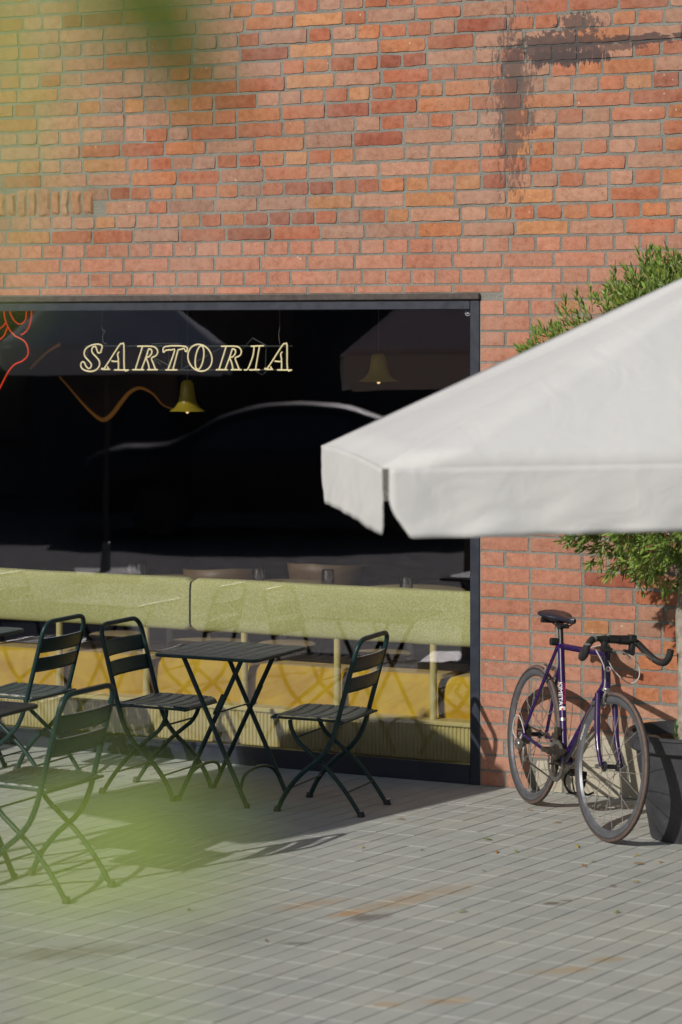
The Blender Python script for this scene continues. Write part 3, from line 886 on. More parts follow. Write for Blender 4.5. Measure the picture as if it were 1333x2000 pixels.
# ------------------------------------------------------------------ folding chairs
PA = [(.42, 0), (.375, .09), (.30, .18), (.217, .248), (.165, .305), (.132, .37), (.112, .43)]
def bx_(z): return .112 - .112 * (z - .43) / .40
def make_chair(label):
    t = tag(empty('folding_chair'), label, 'chair', 'dark green slatted folding chairs')
    hw, tr = .19, .0118
    side = [Vector((x, 0, z)) for x, z in PA]
    def sidepath(y): return spline([(x, y, z) for x, z in PA] + [(bx_(.60), y, .60)], 5)
    top = [(bx_(.60), -hw, .60), (bx_(.83), -hw, .83), (bx_(.83), hw, .83), (bx_(.60), hw, .60)]
    path = sidepath(-hw)[:-1] + fillet(top, .075, 7) + sidepath(hw)[:-1][::-1]
    m = MB(); m.tube(path, tr, 12); m.build('back_frame', CHAIRM, t)
    LB = [(.365, .432), (.357, .39), (.325, .335), (.27, .29), (.217, .248), (.145, .185), (.07, .10), (0, 0)]
    for y in (-hw + .027, hw - .027):
        m = MB(); m.tube(spline([(x, y, z) for x, z in LB], 5), .0105, 12, up=Vector((0, 1, 0))); m.build('leg', CHAIRM, t)
    # seat: six dished slats with rounded front and rear corners
    m = MB()
    x0, x1, n = .085, .468, 6
    wd = (x1 - x0 - .008 * (n - 1)) / n
    for i in range(n):
        a = x0 + i * (wd + .008); b = a + wd
        yl = hw - .004
        def sf(p, q, a=a, b=b, i=i):
            y = -yl + 2 * yl * p
            cut = 0
            ey = yl - abs(y)
            if i == n - 1 and ey < .05: cut = .05 - math.sqrt(max(0, .0025 - (.05 - ey) ** 2))
            xx = a + (b - a - cut) * q
            if i == n - 1: xx = min(xx, b - cut)
            z = .4415 + .011 * (abs(y) / yl) ** 2.2 - .006 * ((i == 0) * (1 - q)) - (.012 * max(0, q - .5) ** 2 * 4 if i == n - 1 else 0) + .0012 * math.cos((q - .5) * PI)
            return (xx, y, z)
        m.grid(sf, 22, 4)
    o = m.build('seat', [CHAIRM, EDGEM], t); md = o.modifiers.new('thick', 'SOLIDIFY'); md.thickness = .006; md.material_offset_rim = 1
    m = MB()
    for y in (-hw + .008, hw - .008):
        m.tube(fillet([(x0 - .012, y, .443), (x1 - .03, y, .444), (x1 - .004, y - math.copysign(.03, y), .436)], .03), .0065, 8)
    m.tube([(x1 - .002, -hw + .036, .436), (x1 - .002, hw - .036, .436)], .006, 8)
    m.tube([(x0 - .01, -hw - .018, .441), (x0 - .01, hw + .018, .441)], .007, 8)
    m.tube([(x0 + .02, -hw + .02, .428), (x0 + .02, hw - .02, .428)], .0045, 8)
    m.build('seat_rim', CHAIRM, t)
    for (za, zb) in ((.675, .748), (.578, .650)):
        m = MB()
        def bf(p, q, za=za, zb=zb):
            y = (hw - .004) * (2 * p - 1); z = za + (zb - za) * q
            bow = -.022 * (1 - (y / hw) ** 2)
            return (bx_(z) + bow * .9 - .002 * math.cos((q - .5) * PI), y, z)
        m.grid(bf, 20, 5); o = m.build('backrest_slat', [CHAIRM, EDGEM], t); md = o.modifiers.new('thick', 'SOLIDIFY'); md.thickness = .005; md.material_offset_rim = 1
    def st_(p0, p1, r=.0048):
        m = MB(); m.tube([p0, p1], r, 8); m.build('stretcher', CHAIRM, t)
    st_((.352, -hw, .115), (.352, hw, .115)); st_((.075, -hw + .027, .107), (.075, hw - .027, .107))
    st_((.335, -hw + .027, .35), (.335, hw - .027, .35))
    for (x, y) in ((.42, -hw), (.42, hw), (0, -hw + .027), (0, hw - .027)):
        m = MB(); m.lathe([(.001, .0), (.018, .0), (.019, .006), (.015, .014), (.013, .026), (.001, .027)], 14, Matrix.Translation((x, y, 0))); m.build('foot_cap', RUBBER, t)
    return t
c0 = make_chair('dark green folding chair standing right of the centre table, facing left, nearest the bicycle')
c0.location = (.158, 11.66, 0); c0.rotation_euler = (0, 0, R(157))
dup(c0, (-1.105, 12.25, 0), (0, 0, R(-26)), 'dark green folding chair left of the centre table, facing right towards it')
dup(c0, (-1.385, 12.36, 0), (0, 0, R(154)), 'dark green folding chair at the far left by the window, back to the centre table')
dup(c0, (-1.015, 9.915, 0), (0, 0, R(152)), 'green folding chair nearest the camera at the lower left, seen through blurred leaves')
dup(c0, (-2.75, 13.02, 0), (0, 0, R(-24)), 'dark green folding chair outside the left edge of the picture, by the window')

# ------------------------------------------------------------------ folding tables
def make_table(label):
    t = tag(empty('folding_table'), label, 'table', 'dark slatted folding tables')
    HX, HY, ZT = .275, .275, .722
    m = MB(); n = 8; gp = .007
    wd = (2 * HX - gp * (n - 1)) / n
    for i in range(n):
        a = -HX + i * (wd + gp)
        def tf(p, q, a=a, i=i):
            x = a + wd * p; y = HY * (2 * q - 1)
            c = .035
            ex, ey = HX - abs(x), HY - abs(y)
            if ex < c:
                lim = HY - (c - math.sqrt(max(0, c * c - (c - ex) ** 2)))
                y = max(-lim, min(lim, y))
            return (x, y, ZT)
        m.grid(tf, 6, 2)
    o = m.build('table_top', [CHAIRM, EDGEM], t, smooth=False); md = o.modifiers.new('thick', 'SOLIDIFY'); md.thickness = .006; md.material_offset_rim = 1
    m = MB(); rim = fillet([(0, -HY, ZT - .009), (HX, -HY, ZT - .009), (HX, HY, ZT - .009), (-HX, HY, ZT - .009), (-HX, -HY, ZT - .009), (0, -HY, ZT - .009)], .04, 6)
    m.tube(rim[:-1], .0085, 10, closed=True)
    for yy in (-.12, .12): m.box(-HX + .01, HX - .01, yy - .012, yy + .012, ZT - .016, ZT - .0045)
    m.build('table_rim', CHAIRM, t)
    for sy in (-1, 1):
        y = .205 * sy; y2 = y - .026 * sy
        m = MB(); m.tube([(-.155, y, ZT - .014), (.195, y, .004)], .0115, 12); m.lathe([(.001, 0), (.014, 0), (.013, .02)], 10, Matrix.Translation((.195, y, 0))); m.build('leg', CHAIRM, t)
        m = MB(); m.tube([(.155, y2, ZT - .014), (-.195, y2, .004)], .0115, 12); m.lathe([(.001, 0), (.014, 0), (.013, .02)], 10, Matrix.Translation((-.195, y2, 0))); m.build('leg', CHAIRM, t)
        m = MB()
        x_at = lambda z: .155 - .35 * (ZT - z) / ZT
        M_ = Matrix.Translation((x_at(.48), y2 + .013 * sy, .48)) @ Matrix.Rotation(R(25.9), 4, 'Y')
        m.box(-.014, .014, -.003, .003, -.055, .055, M=M_, bev=.002); m.build('lock_plate', CHAIRM, t)
    for sgn in (1, -1):
        xa = (-.155 + .35 * (ZT - .075) / ZT) * sgn
        yy = .205 if sgn == 1 else .179
        m = MB(); m.tube(spline([(xa, -yy, .075), (xa - .012 * sgn, -yy * .75, .13), (xa - .02 * sgn, -yy * .3, .155), (xa - .02 * sgn, yy * .3, .155), (xa - .012 * sgn, yy * .75, .13), (xa, yy, .075)], 6), .008, 10); m.build('arched_stretcher', CHAIRM, t)
    m = MB(); xz = .155 - .35 * (ZT - .44) / ZT
    m.tube([(xz, -.215, .44), (xz, .215, .44)], .004, 8); m.build('rod', CHAIRM, t)
    return t
t0 = make_table('square dark slatted folding table between two folding chairs in the middle')
t0.location = (-.535, 11.99, 0); t0.rotation_euler = WROT
dup(t0, (-2.02, 12.72, 0), WROT, 'dark slatted folding table by the window, its corner just showing at the left edge')
dup(t0, (-1.625, 10.12, 0), WROT, 'dark slatted folding table whose corner shows at the left edge behind the nearest chair')

# ------------------------------------------------------------------ parasols
def cloth():
    g = NT('parasol_cloth'); g.t.nodes.remove(g.b)
    n = g.noise(500, 2); n2 = g.noise(1.5, 4)
    col = g.mix(1.0, (.86, .86, .85, 1), g.ramp(n2, [(.3, (.95, .95, .95)), (.7, (1.03, 1.03, 1.03))]), 'MULTIPLY')
    df = g.n('ShaderNodeBsdfDiffuse'); tl = g.n('ShaderNodeBsdfTranslucent'); mx = g.n('ShaderNodeMixShader')
    g.l(col, df.inputs[0]); g.l(col, tl.inputs[0]); mx.inputs[0].default_value = .36
    bp = g.n('ShaderNodeBump'); bp.inputs['Strength'].default_value = .5; bp.inputs['Distance'].default_value = .013
    wr = g.noise(7, 3, .5, dist=1.2)
    g.l(g.math('ADD', wr, g.math('MULTIPLY', n, .06)), bp.inputs['Height']); g.l(bp.outputs[0], df.inputs['Normal'])
    g.l(df.outputs[0], mx.inputs[1]); g.l(tl.outputs[0], mx.inputs[2]); g.l(mx.outputs[0], g.out.inputs[0]); return g.m
CLOTH = cloth()
PWOOD = plain('parasol_pole_paint', (.10, .085, .075, 1), .45, var=.15, scale=14)
STEEL = plain('galvanised_steel', (.35, .35, .34, 1), .45, metal=.8)
def make_parasol(label, hx, hy, he, ha, val=.235):
    t = tag(empty('parasol'), label, 'parasol', 'white canvas parasols')
    C = [(-hx, -hy), (hx, -hy), (hx, hy), (-hx, hy)]
    m = MB()
    for k in range(4):
        a, b = C[k], C[(k + 1) % 4]
        def cf(p, q, a=a, b=b):
            ex, ey = a[0] + (b[0] - a[0]) * p, a[1] + (b[1] - a[1]) * p
            s = 1 - q
            z = he + (ha - he) * q - .03 * math.sin(PI * q) * min(1, 6 * min(p, 1 - p)) + .012 * math.sin(PI * p) * (1 - q)
            return (ex * s, ey * s, z)
        m.grid(cf, 18, 14)
    o = m.build('canopy', CLOTH, t, angle=20); md = o.modifiers.new('thick', 'SOLIDIFY'); md.thickness = .0015
    sd = 0
    for k in range(4):
        a, b = Vector((*C[k], 0)), Vector((*C[(k + 1) % 4], 0))
        Ln = (b - a).length; nrm = Vector(((b - a).y, -(b - a).x, 0)).normalized()
        g_ = .014
        def vf(p, q, a=a, b=b, Ln=Ln, nrm=nrm, k=k):
            d = g_ + (Ln - 2 * g_) * p
            e = min(d, Ln - d)
            rc = .085
            # rounded lower corners
            rip = math.sin(d * 9 + k) * .4 + noise.noise(Vector((d * 3, k, q * 1.5))) * 1.0 + (.5 * math.sin(d * 24) if Ln > 1.8 else 0)
            cr = noise.noise(Vector((d * 9 + q * 5, q * 3.5, k + 4)))
            off = nrm * (.004 + (.009 * rip + .007 * cr) * q)
            inset = 0
            if q > .45 and e < rc: inset = (rc - e) / rc * .06 * ((q - .45) / .55) ** 2.2
            z = he + .012 * math.sin(PI * d / Ln) - val * q * (1 + .012 * math.sin(d * 5 + k)) + (.045 * (1 - e / rc) ** 2 * q if e < rc else 0)
            pt = a + (b - a).normalized() * (d + (inset if d < Ln / 2 else -inset)) + off
            return (pt.x, pt.y, z)
        m = MB(); m.grid(vf, int(Ln * 42), 12)
        o = m.build('valance', CLOTH, t); md = o.modifiers.new('thick', 'SOLIDIFY'); md.thickness = .0015
    m = MB()
    m.lathe([(.024, .05), (.024, ha + .02)], 18); m.lathe([(.001, ha + .06), (.02, ha + .055), (.03, ha + .03), (.045, ha + .012), (.001, ha + .012)], 18); m.build('pole', PWOOD, t)
    for k in range(4):
        p = Vector((*C[k], he - .004))
        m = MB(); m.tube([(0, 0, ha - .06), p * .5 + Vector((0, 0, (ha - .06) * .5 - .01)), Vector((p.x * .985, p.y * .985, he - .03))], .012, 8); m.build('rib', PWOOD, t)
        m = MB(); m.tube([(0, 0, he - .25), (p.x * .5, p.y * .5, (he + ha) / 2 - .05)], .009, 8); m.build('strut', PWOOD, t)
    m = MB(); m.box(-.3, .3, -.3, .3, 0, .06, bev=.012); m.lathe([(.045, .06), (.04, .32), (.026, .33)], 18); m.build('base', STEEL, t)
    return t
def place_parasol(t, N, ang, hx, hy):
    X = Vector((math.cos(ang), math.sin(ang), 0)); Y = Vector((-math.sin(ang), math.cos(ang), 0))
    c = Vector((*N, 0)) + X * hx + Y * hy
    t.location = c; t.rotation_euler = (0, 0, ang)
p0 = make_parasol('white canvas parasol in front on the right, hiding part of the window', 1.75, .77, CAMH - 270 / 4800 * 7.5, 2.735, .213)
place_parasol(p0, (.132, 7.5), R(7.5), 1.75, .77)
p1 = make_parasol('white parasol beyond the left edge, shading the paving by the window', .80, .72, 2.12, 2.85)
p1.location = (-2.60, 9.49, 0); p1.rotation_euler = (0, 0, R(50))
p2 = make_parasol('white parasol farther left, showing only as a reflection in the glass', 1.4, 1.0, 2.12, 3.0)
p2.location = (-9.1, 8.15, 0); p2.rotation_euler = (0, 0, R(30))
# ------------------------------------------------------------------ bicycle (x forward, y left, z up, origin at rear contact)
def purple():
    g = NT('purple_paint')
    n = g.noise(45, 5, .65)
    g.base(g.ramp(n, [(.3, (.014, .004, .045)), (.55, (.028, .006, .085)), (.75, (.07, .010, .10))])); g.rough(.25); g.spec(.6)
    g.b.inputs['Coat Weight'].default_value = .5
    return g.m
PUR = purple()
TAPE = plain('black_tape', (.018, .018, .018, 1), .65, bump=.5, bscale=60)
GTAPE = plain('grey_tape', (.22, .22, .21, 1), .7)
ALU = plain('worn_alloy', (.42, .40, .37, 1), .38, metal=.85, var=.25, scale=60)
BLK = plain('black_alloy', (.02, .02, .022, 1), .35, var=.2)
GRIME = plain('greasy_metal', (.09, .075, .06, 1), .5, metal=.6, var=.5, scale=90)
TYRE = plain('dark_tyre', (.045, .04, .038, 1), .75, var=.25, scale=60)
TAN = plain('brown_sidewall', (.13, .085, .068, 1), .75, var=.25, scale=50)
RIM = plain('grey_rim', (.17, .175, .19, 1), .35, metal=.5, var=.2, scale=20)
CABLE = plain('white_cable', (.55, .54, .50, 1), .45)
SPOKE = plain('spoke_steel', (.24, .23, .21, 1), .6, spec=.2)
WR, WB = .332, .93
REAR = Vector((.905, 11.845, 0)); FRONT = Vector((1.179, 10.955, 0))
head = math.atan2(FRONT.y - REAR.y, FRONT.x - REAR.x)
bike = tag(empty('bicycle', REAR, (R(-5.0), 0, head)), 'purple steel road bicycle with black moustache handlebar leaning beside the plant pot', 'bicycle')
def bp_(name, m, mat, par=bike, **k): return m.build(name, mat, par, **k)
BB = Vector((.395, 0, .27)); SL = Vector((.24, 0, .80)); HT = Vector((.768, 0, .835)); HB = Vector((.808, 0, .665))
RA = Vector((0, 0, WR)); 
TTj = SL + Vector((.003, 0, -.012)); 
m = MB()
m.tube([BB, SL], .0162, 14); m.tube([TTj, HT + (HB - HT) * .12], .0150, 14); m.tube([BB, HB + (HT - HB) * .16], .0180, 14)
m.tube([HT, HB], .0205, 16)
m.tube([BB + Vector((0, -.034, 0)), BB + Vector((0, .034, 0))], .021, 18)
for s in (-1, 1):
    m.tube(spline([BB + Vector((-.01, s * .018, 0)), BB * .75 + RA * .25 + Vector((0, s * .03, 0)), BB * .4 + RA * .6 + Vector((0, s * .048, 0)), RA + Vector((.015, s * .062, 0))], 4), .0085, 10)
    m.tube([SL + Vector((.0, s * .014, -.01)), RA + Vector((.008, s * .060, .012))], .0085, 10)
    m.box(-.014, .022, s * .062 - .003, s * .062 + .003, WR - .02, WR + .02, bev=.002)
m.tube([SL * .62 + RA * .38 + Vector((0, -.03, 0)), SL * .62 + RA * .38 + Vector((0, .03, 0))], .006, 8)
frame = bp_('frame', m, PUR)
# lettering down the seat tube and the head badge
def text(name, s, mat, size, par, loc, rot, ext=.0006):
    cu = bpy.data.curves.new(name, 'FONT'); cu.body = s; cu.size = size; cu.extrude = ext; cu.align_x = 'CENTER'; cu.align_y = 'CENTER'
    o = bpy.data.objects.new(name, cu); COL.objects.link(o)
    dg = bpy.context.evaluated_depsgraph_get(); me = bpy.data.meshes.new_from_object(o.evaluated_get(dg))
    COL.objects.unlink(o); bpy.data.objects.remove(o)
    q = bpy.data.objects.new(name, me); me.materials.clear(); me.materials.append(mat); COL.objects.link(q)
    q.parent = par; q.location = loc; q.rotation_euler = rot; return q
WHT = plain('white_decal', (.75, .74, .72, 1), .4); PNK = plain('pink_decal', (.65, .04, .18, 1), .4)
def wrap_band(mb, P, Q, t0, t1, r):
    mb.tube([P + (Q - P) * t0, P + (Q - P) * t1], r, 16, caps=False)
m = MB(); wrap_band(m, BB, SL, .425, .455, .0170); bp_('decal_band', m, WHT, frame)
m = MB(); q0 = BB + (SL - BB) * .44; m.box(-.004, .004, -.0012, .0012, -.005, .005, Matrix.Translation(q0) @ Matrix.Rotation(R(60), 4, 'Z') @ Matrix.Translation((0, -.0173, 0))); bp_('decal_print', m, plain('red_decal', (.5, .05, .05, 1), .5), frame)
def tube_text(s, P, Q, t, size, r, mat, az, flip=1, name='lettering'):
    """letters laid on a frame tube: az turns round the tube from the bike's right side towards the front"""
    ax = (Q - P).normalized()
    n0 = Vector((math.sin(az), -math.cos(az), 0)); n0 = (n0 - ax * n0.dot(ax)).normalized()
    xa = ax * flip; za = n0; ya = za.cross(xa)
    M_ = Matrix((xa, ya, za)).transposed()
    loc = P + (Q - P) * t + n0 * (r + .0006)
    return text(name, s, mat, size, frame, loc, M_.to_euler())
tube_text('KIMETA', BB, SL, .565, .032, .0160, WHT, R(35), -1)
tube_text('FONTANA', BB, SL, .565, .021, .0160, PNK, R(98), -1)
tube_text('FONTANA', BB, HB, .62, .024, .0178, WHT, R(55), 1)
hm = HT + (HB - HT) * .55
m = MB(); m.lathe([(.001, .0012), (.0125, .001), (.0128, 0)], 20, Matrix.Translation(hm + Vector((.0205, 0, .012))) @ Matrix.Rotation(R(90), 4, 'Y')); 
m.build('head_badge', WHT, frame)
m = MB(); m.lathe([(.001, .0012), (.0062, .001), (.0065, 0)], 5, Matrix.Translation(hm + Vector((.0219, 0, .013))) @ Matrix.Rotation(R(90), 4, 'Y'))
m.box(.0195, .0214, -.009, .009, -.022, -.014, Matrix.Translation(hm)); m.build('head_badge_print', PNK, frame)
# headset
m = MB(); ax = (HT - HB).normalized()
m.tube([HT - ax * .002, HT + ax * .022], .019, 16); m.tube([HB - ax * .018, HB + ax * .001], .020, 16); bp_('headset', m, ALU)
m = MB(); m.tube([BB + (SL - BB) * .335, BB + (SL - BB) * .36], .0175, 16); bp_('clamp_band', m, ALU)

def wheel(name, c, par, rear):
    w_ = empty(name, c); w_.parent = par
    m = MB(); m.torus(WR - .0125, .0125, seg=90, rs=12); 
    # brown sidewall strip and dark tread by face
    o = m.build('tyre', [TYRE, TAN], w_)
    me = o.data
    for p in me.polygons:
        cc = p.center; rr = math.hypot(cc.x, cc.z) - (WR - .0125)
        ang = math.degrees(math.atan2(abs(cc.y), rr))
        p.material_index = 1 if 35 < ang < 85 else 0
    m = MB()
    prof = [(WR - .021, -.010), (WR - .030, -.0115), (WR - .044, -.0085), (WR - .054, 0), (WR - .044, .0085), (WR - .030, .0115), (WR - .021, .010)]
    m.lathe([(r, y) for r, y in prof], 80, axis='y'); m.build('rim', RIM, w_, angle=25)
    if not rear:
        aa = R(158); rr_ = WR - .036
        n0 = Vector((0, -1, 0)); xa = Vector((math.sin(aa), 0, -math.cos(aa))); ya = n0.cross(xa); Mx = Matrix((xa, ya, n0)).transposed()
        text('rim_lettering', 'SHIMANO', WHT, .018, w_, (rr_ * math.cos(aa), -.0118, rr_ * math.sin(aa)), Mx.to_euler())
    m = MB(); n = 18 if not rear else 24
    hwid = .034 if not rear else .03
    for k in range(n):
        s = 1 if k % 2 else -1
        a = 2 * PI * k / n + .06; fr = .019
        ah = a + (1.35 if (k // 2) % 2 else -1.35)
        m.tube([(fr * math.cos(ah), s * hwid, fr * math.sin(ah)), ((WR - .05) * math.cos(a), 0, (WR - .05) * math.sin(a))], .0015, 5)
    m.build('spokes', SPOKE, w_)
    m = MB()
    m.lathe([(.0001, -.05), (.008, -.05), (.008, -hwid - .008), (.023, -hwid - .004), (.023, -hwid + .002), (.011, -hwid + .010), (.011, hwid - .010), (.023, hwid - .002), (.023, hwid + .004), (.008, hwid + .008), (.008, .05), (.0001, .05)], 22, axis='y')
    m.build('hub', BLK, w_)
    m = MB(); m.tube([(0, -.074, 0), (0, .070, 0)], .0045, 8); m.lathe([(.001, -.082), (.009, -.080), (.009, -.066), (.001, -.064)], 12, axis='y'); m.lathe([(.001, .064), (.008, .066), (.008, .078), (.001, .08)], 12, axis='y')
    m.tube([(0, .076, 0), (.012, .082, -.03), (.016, .082, -.05)], [.004, .0045, .003], 8)
    m.build('quick_release', ALU, w_)
    return w_
rw = wheel('rear_wheel', RA, bike, True)
m = MB()
for k, rr in enumerate((.050, .046, .042, .038, .034, .030)):
    y = -.034 - .0045 * k
    vs = []
    nt_ = 2 * (24 - 2 * k)
    pts = [((rr if j % 2 else rr - .004) * math.cos(2 * PI * j / nt_), (rr if j % 2 else rr - .004) * math.sin(2 * PI * j / nt_)) for j in range(nt_)]
    m.add([(x, y, z) for x, z in pts] + [(x, y - .0018, z) for x, z in pts], [tuple(range(nt_)), tuple(range(2 * nt_ - 1, nt_ - 1, -1))] + [(j, (j + 1) % nt_, nt_ + (j + 1) % nt_, nt_ + j) for j in range(nt_)])
m.build('sprockets', GRIME, rw, smooth=False)
# steered front end
st_e = empty('front_end', HB); st_e.parent = bike; 
axh = (HT - HB).normalized()
q = Matrix.Rotation(R(5), 4, axh)
st_e.rotation_euler = q.to_euler()
F = lambda v: Vector(v) - HB
fa = Vector((WB - .005, 0, WR))
m = MB()
crown = HB - axh * .022
m.tube([F(crown + Vector((0, -.045, 0))), F(crown + Vector((0, .045, 0)))], .0125, 12)
for s in (-1, 1):
    m.tube(spline([F(crown + Vector((0, s * .043, 0))), F(crown + Vector((.021, s * .046, -.10))), F(crown + Vector((.045, s * .048, -.19))), F(crown + Vector((.075, s * .050, -.255))), F(fa + Vector((0, s * .052, 0)))], 5), [.0140] * 9 + [.0125] * 5 + [.0105] * 4 + [.009] * 3, 12)
m.build('fork', PUR, st_e)
fw = wheel('front_wheel', F(fa), st_e, False)
m = MB(); top = HT + axh * .05
m.tube([F(HT + axh * .02), F(top)], .0125, 12); bc = Vector((.830, 0, .890))
m.tube([F(top - axh * .008), F(bc)], .0135, 12); m.tube([F(bc + Vector((0, -.022, 0))), F(bc + Vector((0, .022, 0)))], .019, 14); m.build('stem', BLK, st_e)
# moustache bar
hb_ = {}
def barpts(s): return [(bc.x, s * .02, bc.z), (bc.x + .0, s * .085, bc.z - .002), (bc.x + .010, s * .115, bc.z - .008), (bc.x + .03, s * .15, bc.z - .040), (bc.x + .062, s * .185, bc.z - .072), (bc.x + .105, s * .205, bc.z - .080), (bc.x + .14, s * .21, bc.z - .055), (bc.x + .15, s * .212, bc.z - .015)]
hbar = empty('handlebar', (0, 0, 0)); hbar.parent = st_e
m = MB()
for s in (-1, 1): m.tube([F(p) for p in spline(barpts(s), 5)][:11], .0125, 12)
m.build('bar_top', BLK, hbar)
for s in (-1, 1):
    P = [F(p) for p in spline(barpts(s), 6)]
    m = MB(); m.tube(P[10:], .0158, 14); m.build('bar_tape', TAPE, hbar)
    m = MB(); m.tube(P[8:12], .0170, 14); m.tube([P[-1] - (P[-1] - P[-2]) * .2, P[-1] + (P[-1] - P[-2]) * .3], .0162, 12) if s < 0 else None; m.build('grey_band', GTAPE, hbar)
m = MB(); m.tube([F(bc + Vector((0, .03, 0))), F(bc + Vector((0, .075, 0)))], .021, 12)
m.box(-.02, .02, -.015, .02, -.01, .022, Matrix.Translation(F(bc + Vector((.01, .085, .006)))), bev=.005)
m.box(-.015, .015, -.012, .012, -.04, .012, Matrix.Translation(F(bc + Vector((.01, .092, -.02)))), bev=.004); m.build('bar_clamp', BLK, hbar)
m = MB(); m.tube([F(bc + Vector((0, -.065, -.005))), F(bc + Vector((0, -.035, 0)))], .018, 12)
m.box(-.015, .015, -.012, .012, -.04, .012, Matrix.Translation(F(bc + Vector((.01, -.05, -.02)))), bev=.004); m.build('bar_clamp', BLK, hbar)
for s, o0 in ((1, Vector((.012, .05, -.052))), (-1, Vector((.012, -.065, -.046)))):
    m = MB(); p = bc + o0
    m.tube([F(p), F(p + Vector((.008, .05, -.002)))], [.013, .011], 12)
    m.build('lever_mount', BLK, hbar)
    m = MB(); e = p + Vector((.012, .05, -.002))
    m.tube([F(q_) for q_ in spline([e, e + Vector((.02, .035, .002)), e + Vector((.04, .06, -.012)), e + Vector((.045, .072, -.03))], 4)], [.007] * 8 + [.0055] * 5, 8, flat=.6)
    m.build('brake_lever', ALU, hbar)
# brakes
def caliper(par, c, d=1):
    m = MB(); c = Vector(c)
    for s in (-1, 1):
        m.tube(spline([c + Vector((d * .02, -s * .008, .012)), c + Vector((d * .022, s * .022, .004)), c + Vector((d * .018, s * .026, -.02)), c + Vector((d * .012, s * .018, -.042))], 4), [.006] * 13, 8)
        m.box(-.018, .018, -.004, .004, -.004, .005, Matrix.Translation(c + Vector((d * .008, s * .0165, -.043))), bev=.002)
    m.tube([c + Vector((-d * .01, 0, 0)), c + Vector((d * .028, 0, 0))], .006, 8); m.tube([c + Vector((d * .022, -.035, .02)), c + Vector((d * .02, -.008, .008))], .005, 8)
    return m.build('brake_caliper', ALU, par)
caliper(st_e, F(crown + Vector((.010, 0, .0))), 1); caliper(bike, RA + Vector((.16, 0, .335)), -1)
# saddle, post
m = MB(); d = (SL - BB).normalized()
m.tube([SL - d * .01, SL + d * .072], .0125, 12); m.tube([SL + d * .07, SL + d * .09], .016, 12); bp_('seat_post', m, BLK)
m = MB(); m.lathe([(.001, -.03), (.018, -.028), (.019, .0), (.016, .012), (.001, .014)], 16, Matrix.Translation(SL + Vector((-.012, -.02, .005))), axis='y'); bp_('seat_clamp_cover', m, BLK)
m = MB(); sc_ = SL + Vector((.0, 0, .118))
def sad(a, b):
    x = -.135 + .27 * a
    w_ = .071 * (1 / (1 + math.exp((a - .36) * 13))) + .018
    w_ *= math.sqrt(max(0, 1 - (max(0, .06 - a) / .06) ** 2)) if a < .06 else 1
    w_ *= math.sqrt(max(.0, 1 - (max(0, a - .93) / .07) ** 2)) if a > .93 else 1
    th = 2 * PI * b
    y = w_ * math.cos(th); zz = math.sin(th)
    z = (.018 if zz > 0 else .016 + .012 * (a < .5)) * zz * (1 if zz > 0 else .8) + .012 * (1 - a) ** 2 - .006 * math.sin(PI * a)
    return (sc_.x + x, y, sc_.z + z)
m.grid(sad, 26, 20); o = bp_('saddle', m, plain('saddle_leather', (.016, .018, .03, 1), .35, var=.2))
m = MB()
for s in (-1, 1): m.tube(spline([sc_ + Vector((-.10, s * .03, -.006)), sc_ + Vector((-.06, s * .022, -.032)), sc_ + Vector((.03, s * .02, -.032)), sc_ + Vector((.11, s * .008, -.008))], 4), .0035, 8)
m.box(-.03, .03, -.026, .026, -.045, -.026, Matrix.Translation(sc_ + Vector((.0, 0, 0))), bev=.005); bp_('saddle_rails', m, BLK)
m = MB(); m.box(-.012, .006, -.05, .05, -.03, -.004, Matrix.Translation(sc_ + Vector((-.125, -.01, -.006))), bev=.004); bp_('reflector', m, BLK)
# drivetrain
def ring(par, name, c, r, n, mat):
    m = MB(); vs = []; fs = []
    N_ = 2 * n
    for y in (0, -.003):
        for j in range(N_):
            a = 2 * PI * j / N_; ro = r if j % 2 else r - .005
            vs.append(Vector(c) + Vector((ro * math.cos(a), y, ro * math.sin(a))))
        for j in range(N_):
            a = 2 * PI * j / N_; vs.append(Vector(c) + Vector(((r - .022) * math.cos(a), y, (r - .022) * math.sin(a))))
    for b in (0, 2 * N_):
        for j in range(N_):
            k = (j + 1) % N_; q_ = (b + j, b + k, b + N_ + k, b + N_ + j); fs.append(q_ if b else q_[::-1])
    for j in range(N_):
        k = (j + 1) % N_
        fs.append((j, k, 2 * N_ + k, 2 * N_ + j)); fs.append((N_ + j, 3 * N_ + j, 3 * N_ + k, N_ + k))
    m.add(vs, fs); return m.build(name, mat, par, smooth=False)
cs = bike
ring(cs, 'chainring', BB + Vector((0, -.043, 0)), .098, 46, ALU); ring(cs, 'chainring', BB + Vector((0, -.034, 0)), .078, 38, GRIME)
